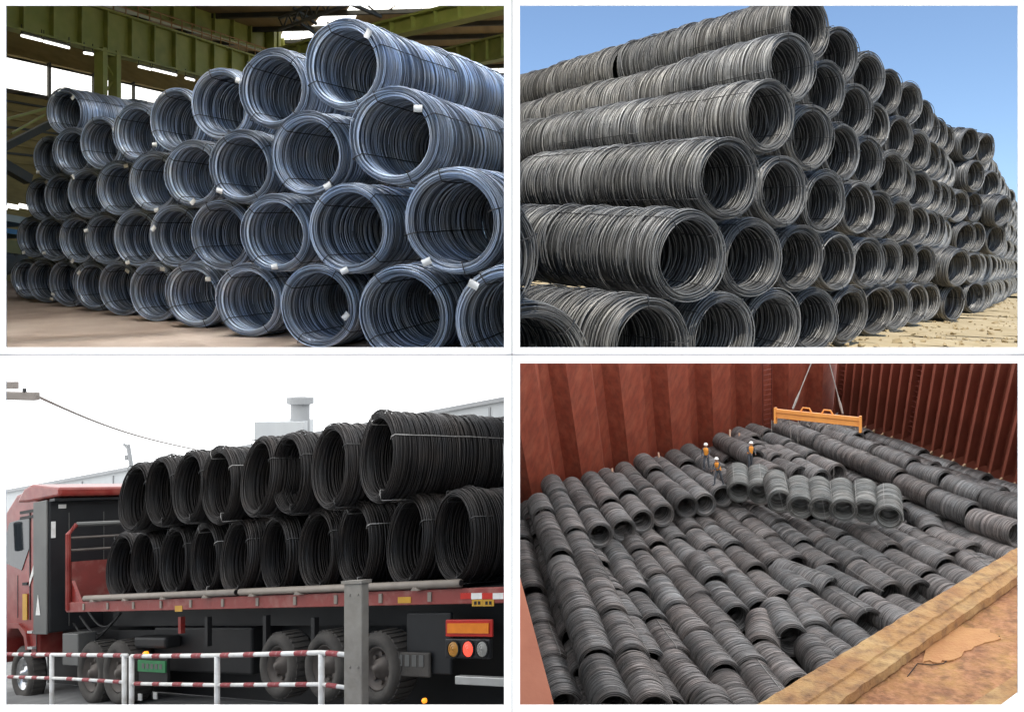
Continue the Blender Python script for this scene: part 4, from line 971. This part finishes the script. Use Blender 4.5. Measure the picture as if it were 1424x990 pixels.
# three dock workers
M['vest'] = mat('orange_vest', (.85, .33, .04), .6, var=(.7, .24, .03), vscale=6)
M['cloth'] = mat('dark_workwear', (.05, .06, .075), .8, var=(.09, .09, .10), vscale=7)
M['skin'] = mat('skin', (.42, .24, .16), .6, var=(.36, .19, .13), vscale=9)
M['helmet'] = mat('white_helmet', (.85, .85, .83), .35, var=(.78, .78, .76), vscale=6)
def person(foot, h, yaw, pose, label):
    k = h / 1.75; cy, sy = math.cos(yaw), math.sin(yaw)
    def W(x, y, z): return (k * (x * cy - y * sy), k * (x * sy + y * cy), k * z)
    J = {'pel': (0, 0, .95), 'sp': (0, .02 + pose['lean'] * .5, 1.2), 'ch': (0, .03 + pose['lean'], 1.40), 'nk': (0, .03 + pose['lean'] * 1.2, 1.52), 'hd': (0, .06 + pose['lean'] * 1.3, 1.63), 'ht': (0, .06 + pose['lean'] * 1.3, 1.73)}
    E = [('pel', 'sp'), ('sp', 'ch'), ('ch', 'nk'), ('nk', 'hd'), ('hd', 'ht')]; rad = {'pel': .15, 'sp': .135, 'ch': .16, 'nk': .06, 'hd': .095, 'ht': .07}
    for s_, sx in (('l', -1), ('r', 1)):
        fwd = pose['step'] * sx
        J['hip' + s_] = (sx * .10, 0, .90); J['kn' + s_] = (sx * .12, fwd * .18 + .06, .50); J['an' + s_] = (sx * .13, fwd * .30 - .03, .09); J['to' + s_] = (sx * .14, fwd * .30 + .15, .04)
        E += [('pel', 'hip' + s_), ('hip' + s_, 'kn' + s_), ('kn' + s_, 'an' + s_), ('an' + s_, 'to' + s_)]; rad.update({'hip' + s_: .105, 'kn' + s_: .072, 'an' + s_: .05, 'to' + s_: .045})
        a_ = pose['arm'][0 if sx < 0 else 1]
        J['sh' + s_] = (sx * .20, .02 + pose['lean'], 1.41); J['el' + s_] = (sx * .27, .02 + a_ * .16 + pose['lean'], 1.13 + a_ * .04); J['wr' + s_] = (sx * (.25 - .08 * a_), .05 + a_ * .38 + pose['lean'], .90 + a_ * .22); J['ha' + s_] = (sx * (.24 - .10 * a_), .08 + a_ * .46 + pose['lean'], .82 + a_ * .26)
        E += [('ch', 'sh' + s_), ('sh' + s_, 'el' + s_), ('el' + s_, 'wr' + s_), ('wr' + s_, 'ha' + s_)]; rad.update({'sh' + s_: .075, 'el' + s_: .052, 'wr' + s_: .036, 'ha' + s_: .042})
    names = list(J); me = bpy.data.meshes.new('body'); me.from_pydata([W(*J[n_]) for n_ in names], [(names.index(a_), names.index(b_)) for a_, b_ in E], [])
    t = thing('person', foot, label, 'person', 'workers in the hold')
    o = bpy.data.objects.new('body', me); COL.objects.link(o); o.parent = t
    sk = o.modifiers.new('skin', 'SKIN'); 
    for i, n_ in enumerate(names):
        me.skin_vertices[0].data[i].radius = (rad[n_] * k, rad[n_] * k); me.skin_vertices[0].data[i].use_root = (n_ == 'pel')
    sk.use_smooth_shade = True
    sd = o.modifiers.new('sub', 'SUBSURF'); sd.levels = 1; sd.render_levels = 1
    me.materials.append(M['cloth'])
    fo = V3(foot)
    def Wf(x, y, z): return fo + V3(*W(x, y, z))
    ln = pose['lean']
    q = MB(); n_ = 14
    for zz, rx_, ry_, oy in ((.98, .185, .15, 0), (1.2, .18, .15, .02 + ln * .5), (1.36, .21, .155, .03 + ln), (1.47, .15, .11, .03 + ln), (1.5, .08, .07, .03 + ln)):
        for i in range(n_): a_ = 2 * math.pi * i / n_; q.v.append(tuple(Wf(rx_ * math.cos(a_), oy + ry_ * math.sin(a_), zz)))
    for j in range(4):
        for i in range(n_): q.f.append((j * n_ + i, j * n_ + (i + 1) % n_, (j + 1) * n_ + (i + 1) % n_, (j + 1) * n_ + i))
    q.build('vest', M['vest'], t, bay=4, smooth=True)
    hy = .06 + ln * 1.3
    q = MB(); q.lathe(lambda x, a_, z: Wf(x, hy + z, a_), [(.004, 1.50), (.06, 1.505), (.095, 1.58), (.102, 1.66), (.095, 1.70)], 14); fc_ = q.build('face', M['skin'], t, bay=4, smooth=True)
    for sx in (-1, 1):
        MB().obox(Wf(sx * .035, hy + .093, 1.635), V3(*W(.012, 0, 0)), V3(*W(0, .008, 0)), V3(*W(0, 0, .007))).build('eye', M['cloth'], fc_, bay=4)
        MB().obox(Wf(sx * .105, hy, 1.62), V3(*W(.01, 0, 0)), V3(*W(0, .02, 0)), V3(*W(0, 0, .03))).build('ear', M['skin'], fc_, bay=4)
    MB().prism([Wf(-.015, hy + .09, 1.595), Wf(.015, hy + .09, 1.595), Wf(0, hy + .095, 1.64)], V3(*W(0, .025, 0))).build('nose', M['skin'], fc_, bay=4)
    MB().obox(Wf(0, hy + .088, 1.56), V3(*W(.028, 0, 0)), V3(*W(0, .006, 0)), V3(*W(0, 0, .005))).build('mouth', M['vest'], fc_, bay=4)
    q = MB(); q.lathe(lambda x, a_, z: Wf(x, hy + z, a_), [(.155, 1.675), (.15, 1.69), (.125, 1.695), (.12, 1.75), (.085, 1.80), (.004, 1.82)], 16); q.build('helmet', M['helmet'], t, bay=4, smooth=True)
    for s_, sx in (('l', -1), ('r', 1)):
        hx, hy2, hz = J['ha' + s_]
        for f_ in range(5):
            off = (f_ - 1.5) * .018 if f_ < 4 else sx * -.035; ln_ = (.075, .085, .08, .065, .05)[f_]
            q = MB().tube([Wf(hx + (off if f_ == 4 else 0), hy2 + (off if f_ < 4 else .01), hz), Wf(hx + (off * 1.3 if f_ == 4 else 0), hy2 + (off if f_ < 4 else .02) + .01, hz - ln_ * .6), Wf(hx - sx * .012, hy2 + (off if f_ < 4 else .02) + .025, hz - ln_)], [.010 * k, .009 * k, .007 * k], 6); q.build('finger', M['skin'], t, bay=4, smooth=True)
    return t
for (zx, zy), yaw, pose, lb in [((541, 316), 2.6, dict(lean=.08, step=.4, arm=(.5, .3)), 'worker in orange vest and white helmet standing furthest left on the coils'),
                                ((575, 360), 2.2, dict(lean=.12, step=.9, arm=(.9, .6)), 'worker in orange vest striding in front, nearest of the three'),
                                ((662, 312), 3.4, dict(lean=.05, step=.3, arm=(.6, .7)), 'worker in orange vest and white helmet standing at right of the three')]:
    person(fl4(zx, zy, 1.70), 1.5, yaw, pose, lb)

# coaming and rusty deck in the foreground, red beam at the left edge
M['rustdeck'] = mat('rusty_deck', (.30, .13, .055), .8, var=[(.15, .065, .03), (.46, .26, .08), (.12, .05, .025), (.5, .24, .12)], vscale=.8, vmix=.7, bump=.6, bscale=18, thr=(.42, .68), detail=15)
M['coaming'] = mat('weathered_coaming', (.37, .20, .075), .8, var=[(.52, .37, .17), (.22, .09, .038), (.10, .045, .025)], vscale=1.1, vmix=.7, bump=.5, bscale=22, thr=(.46, .72), detail=15)
M['patch'] = mat('bare_orange_patch', (.46, .22, .09), .8, var=[(.34, .15, .06), (.5, .28, .11)], vscale=2, bump=.4, bscale=20)
M['redbeam'] = mat('salmon_beam', (.46, .15, .08), .6, var=[(.36, .10, .05), (.54, .2, .11)], vscale=1, vmix=.6, bump=.05)
ca0, ca1 = at(1030, 992, 13.0), at(1480, 720, 19.0)
cb0, cb1 = at(1118, 1005, 12.6), at(1480, 752, 18.0)
ns = 90; q = MB(); gg = np.random.default_rng(5); ragged = np.convolve(gg.normal(0, 1, ns + 9), np.ones(3) / 3, 'same')
for k in range(ns + 1):
    f = k / ns; i_ = ca0 + (ca1 - ca0) * f; o2 = cb0 + (cb1 - cb0) * f; j1, j2, j3 = gg.normal(0, .006, 3); rg = ragged[k] * .022
    for p in (i_ + V3(0, 0, -.8), i_ + V3(0, 0, j1 - .015), i_ + (o2 - i_) * .03 + V3(0, 0, j1), i_ + (o2 - i_) * .62 + V3(0, 0, j2), i_ + (o2 - i_) * .64 + V3(0, 0, -.035 + j2), o2 + (o2 - i_) * rg + V3(0, 0, -.05 + j3), o2 + (o2 - i_) * rg + V3(0, 0, -.20 + j2), o2 - (o2 - i_) * .15 + V3(0, 0, -.30)): q.v.append(tuple(p))
for k in range(ns):
    for i in range(7): q.f.append((k * 8 + i, k * 8 + i + 1, (k + 1) * 8 + i + 1, (k + 1) * 8 + i))
tag(q.build('hatch_coaming', M['coaming'], bay=4), 'weathered tan hatch coaming running diagonally along the lower right', 'coaming')
d0, d1 = cb0 + V3(0, 0, -.24), cb1 + V3(0, 0, -.24); out = V3(.35, -1.0, -.10)
na, nb = 60, 30; q = MB()
for j in range(nb + 1):
    for i in range(na + 1):
        p = d0 + (d1 - d0) * (i / na * 1.3 - .15) + out * (j / nb * 7.0 - .25); q.v.append(tuple(p + V3(0, 0, .008 * math.sin(i * .9 + j * .5) + gg.normal(0, .006))))
for j in range(nb):
    for i in range(na): q.f.append((j * (na + 1) + i, j * (na + 1) + i + 1, (j + 1) * (na + 1) + i + 1, (j + 1) * (na + 1) + i))
dk = struct(q.build('rusty_deck', M['rustdeck'], bay=4, smooth=True))
nD = unit(np.cross(d1 - d0, out)); nD = nD if nD[2] > 0 else -nD
poly = [(1290, 878), (1330, 868), (1375, 872), (1392, 885), (1362, 893), (1342, 905), (1318, 915), (1302, 920), (1290, 914), (1282, 918), (1286, 900)]
poly = [(a_[0] + (b_[0] - a_[0]) * f + gg.normal(0, 2.0), a_[1] + (b_[1] - a_[1]) * f + gg.normal(0, 1.3)) for a_, b_ in zip(poly, poly[1:] + poly[:1]) for f in (0, .33, .66)]
pts = [onplane(u, v, d0 + nD * .045, nD) for u, v in poly]
MB().prism([p - nD * .025 for p in pts], -nD * .03).build('bare_patch', M['patch'], dk, bay=4)
crack = [(1262, 940), (1276, 922), (1296, 924), (1312, 922), (1324, 912), (1340, 903), (1362, 892), (1390, 884)]
MB().tube([onplane(u, v, d0 + nD * .012, nD) for u, v in crack], .008, 6).build('crack_edge', M['holdfloor'], dk, bay=4)
pe = [onplane(u, v, d0 + nD * .12, nD) for u, v in ((1340, 985), (1424, 930), (1440, 990), (1360, 1010))]
pw = [onplane(u, v, d0 + nD * .16, nD) for u, v in ((1384, 985), (1424, 955), (1440, 990), (1400, 1010))]
MB().prism(pe, -nD * .1).build('tan_edge', M['coaming'], dk, bay=4); MB().prism(pw, -nD * .1).build('white_edge', M['white'], dk, bay=4)
bm0 = [at(714, 770, 11.5), at(724, 805, 11.5), at(772, 985, 10.5), at(780, 1020, 10.2), at(690, 1020, 10.2), at(690, 770, 11.5)]
tag(MB().prism(bm0, V3(-.02, .35, -.05)).build('hatch_beam', M['redbeam'], bay=4, bevel=.02), 'salmon-red painted beam cutting in at the lower left of the hold', 'beam')

# ------------------------------------------------------------------ leave out coils the view shows nothing of; join the smallest far ones
HIDDEN = {2,3,5,7,18,19,21,23,32,34,35,37,39,47,49,50,52,54,56,58,60,62,67,70,72,73,81,82,83,86,108,109,110,111,112,113,114,115,116,121,122,124,125,133,134,140,141,142,145,155,160,161,162,163,164,165,166,167,168,173,174,176,177,189,190,191,192,193,194,196,199,204,207,209,210,214,215,216,217,218,219,223,225,226,228,229,240,241,242,243,244,245,246,247,248,250,261,262,264,265,266,267,268,269,270,271,277,278,280,281,283,285,287,289,291,293,295,297,299,300,301,302,303,304,305,306,307,308,309,310,312,318,321,323,324,325,326,327,328,329,335,336,338,339,341,343,345,347,349,351,353,355,356,357,359,360,361,363,365,367,368,369,371,372,373,375,377,379,381,382,383,385,387,389,390,391,393,395,397,399,401,403,405,406,407,408,409,410,411,412,413,414,415,416,417,418,419,420,421,440,441,442,443,444,445,461,462,463,464,465,466,467,468,469,470,477,478,479,486,487,495,496,504,505,513,514,515,522,523,524,531,532,533,540,541,548,549,550,557,559,568,569,576,577,578,583,584,585,586,587,592,593,594,595,596,597,601,602,603,604,605,610,611,612,619,620,621,624,627,628,629,630,631,632,633,634,635,636,637,638,639,640,641,642,643,644,645,646,647,648,649,650,651,652,653,660,722}; FAR = {69,87,88,89,90,91,92,93,94,95,96,97,98,99,100,101,102,103,104,105,106,107,132,136,137,138,139,143,144,146,147,148,149,150,151,152,153,154,156,157,158,159,171,184,185,195,197,198,200,201,202,203,205,206,208,211,212,213,249,251,252,253,254,255,256,257,258,259,260,263,292,294,311,313,314,315,316,317,319,320,322,358,362,364,366,370,374,376,378,380,384,386,388,392,394,396,398,400,402,404,446,453,454,455,471,472,473,488,497,506,542,551,558,560,561,567,570,574,575,588,598,606,609,613,614,615,622,623,625,626,654,655,656,657,659,661,675,684,688,711,714,720,721,723,726,739,741}      #@@
def drop(o):
    for c_ in list(o.children): bpy.data.objects.remove(c_)
    bpy.data.objects.remove(o)
for i_ in HIDDEN: drop(COILS[i_][0])
for bay_, name_, mat_, lab_, cat_ in ((2, 'far_coils', 'steel_grey', 'far end of the yard stack, small coils running to the horizon', 'wire coils'), (4, 'buried_coils', 'steel_hold', 'coils of the hold cargo that mostly lie hidden under others', 'wire coils')):
    sel = [i_ for i_ in sorted(FAR) if COILS[i_][3] == bay_]
    if not sel: continue
    Pt, Qt, At = coil_np(.625, .475, 2.5 if bay_ == 4 else 2.1, 26, 16, .036, 777, sides=3, ends=3, inner=.3, jit=1.2)
    Pa, Qa, Aa = [], [], []; off = 0
    for i_ in sel:
        o, kind, Mw, bay, px = COILS[i_]; Mt = np.array(Mw)
        Wp = Pt @ Mt[:3, :3].T + Mt[:3, 3]
        if any((((Wp - V3(co)) @ V3(no)) > 0).any() for co, no in BAY[bay_]): drop(o); continue
        Pa.append(Wp); Qa.append(Qt + off); Aa.append(At); off += len(Pt); drop(o)
    me = mesh_np(name_, np.concatenate(Pa), np.concatenate(Qa), True, np.concatenate(Aa)); me.materials.append(M[mat_])
    o = bpy.data.objects.new(name_, me); COL.objects.link(o); o['kind'] = 'stuff'; o['label'] = lab_; o['category'] = cat_
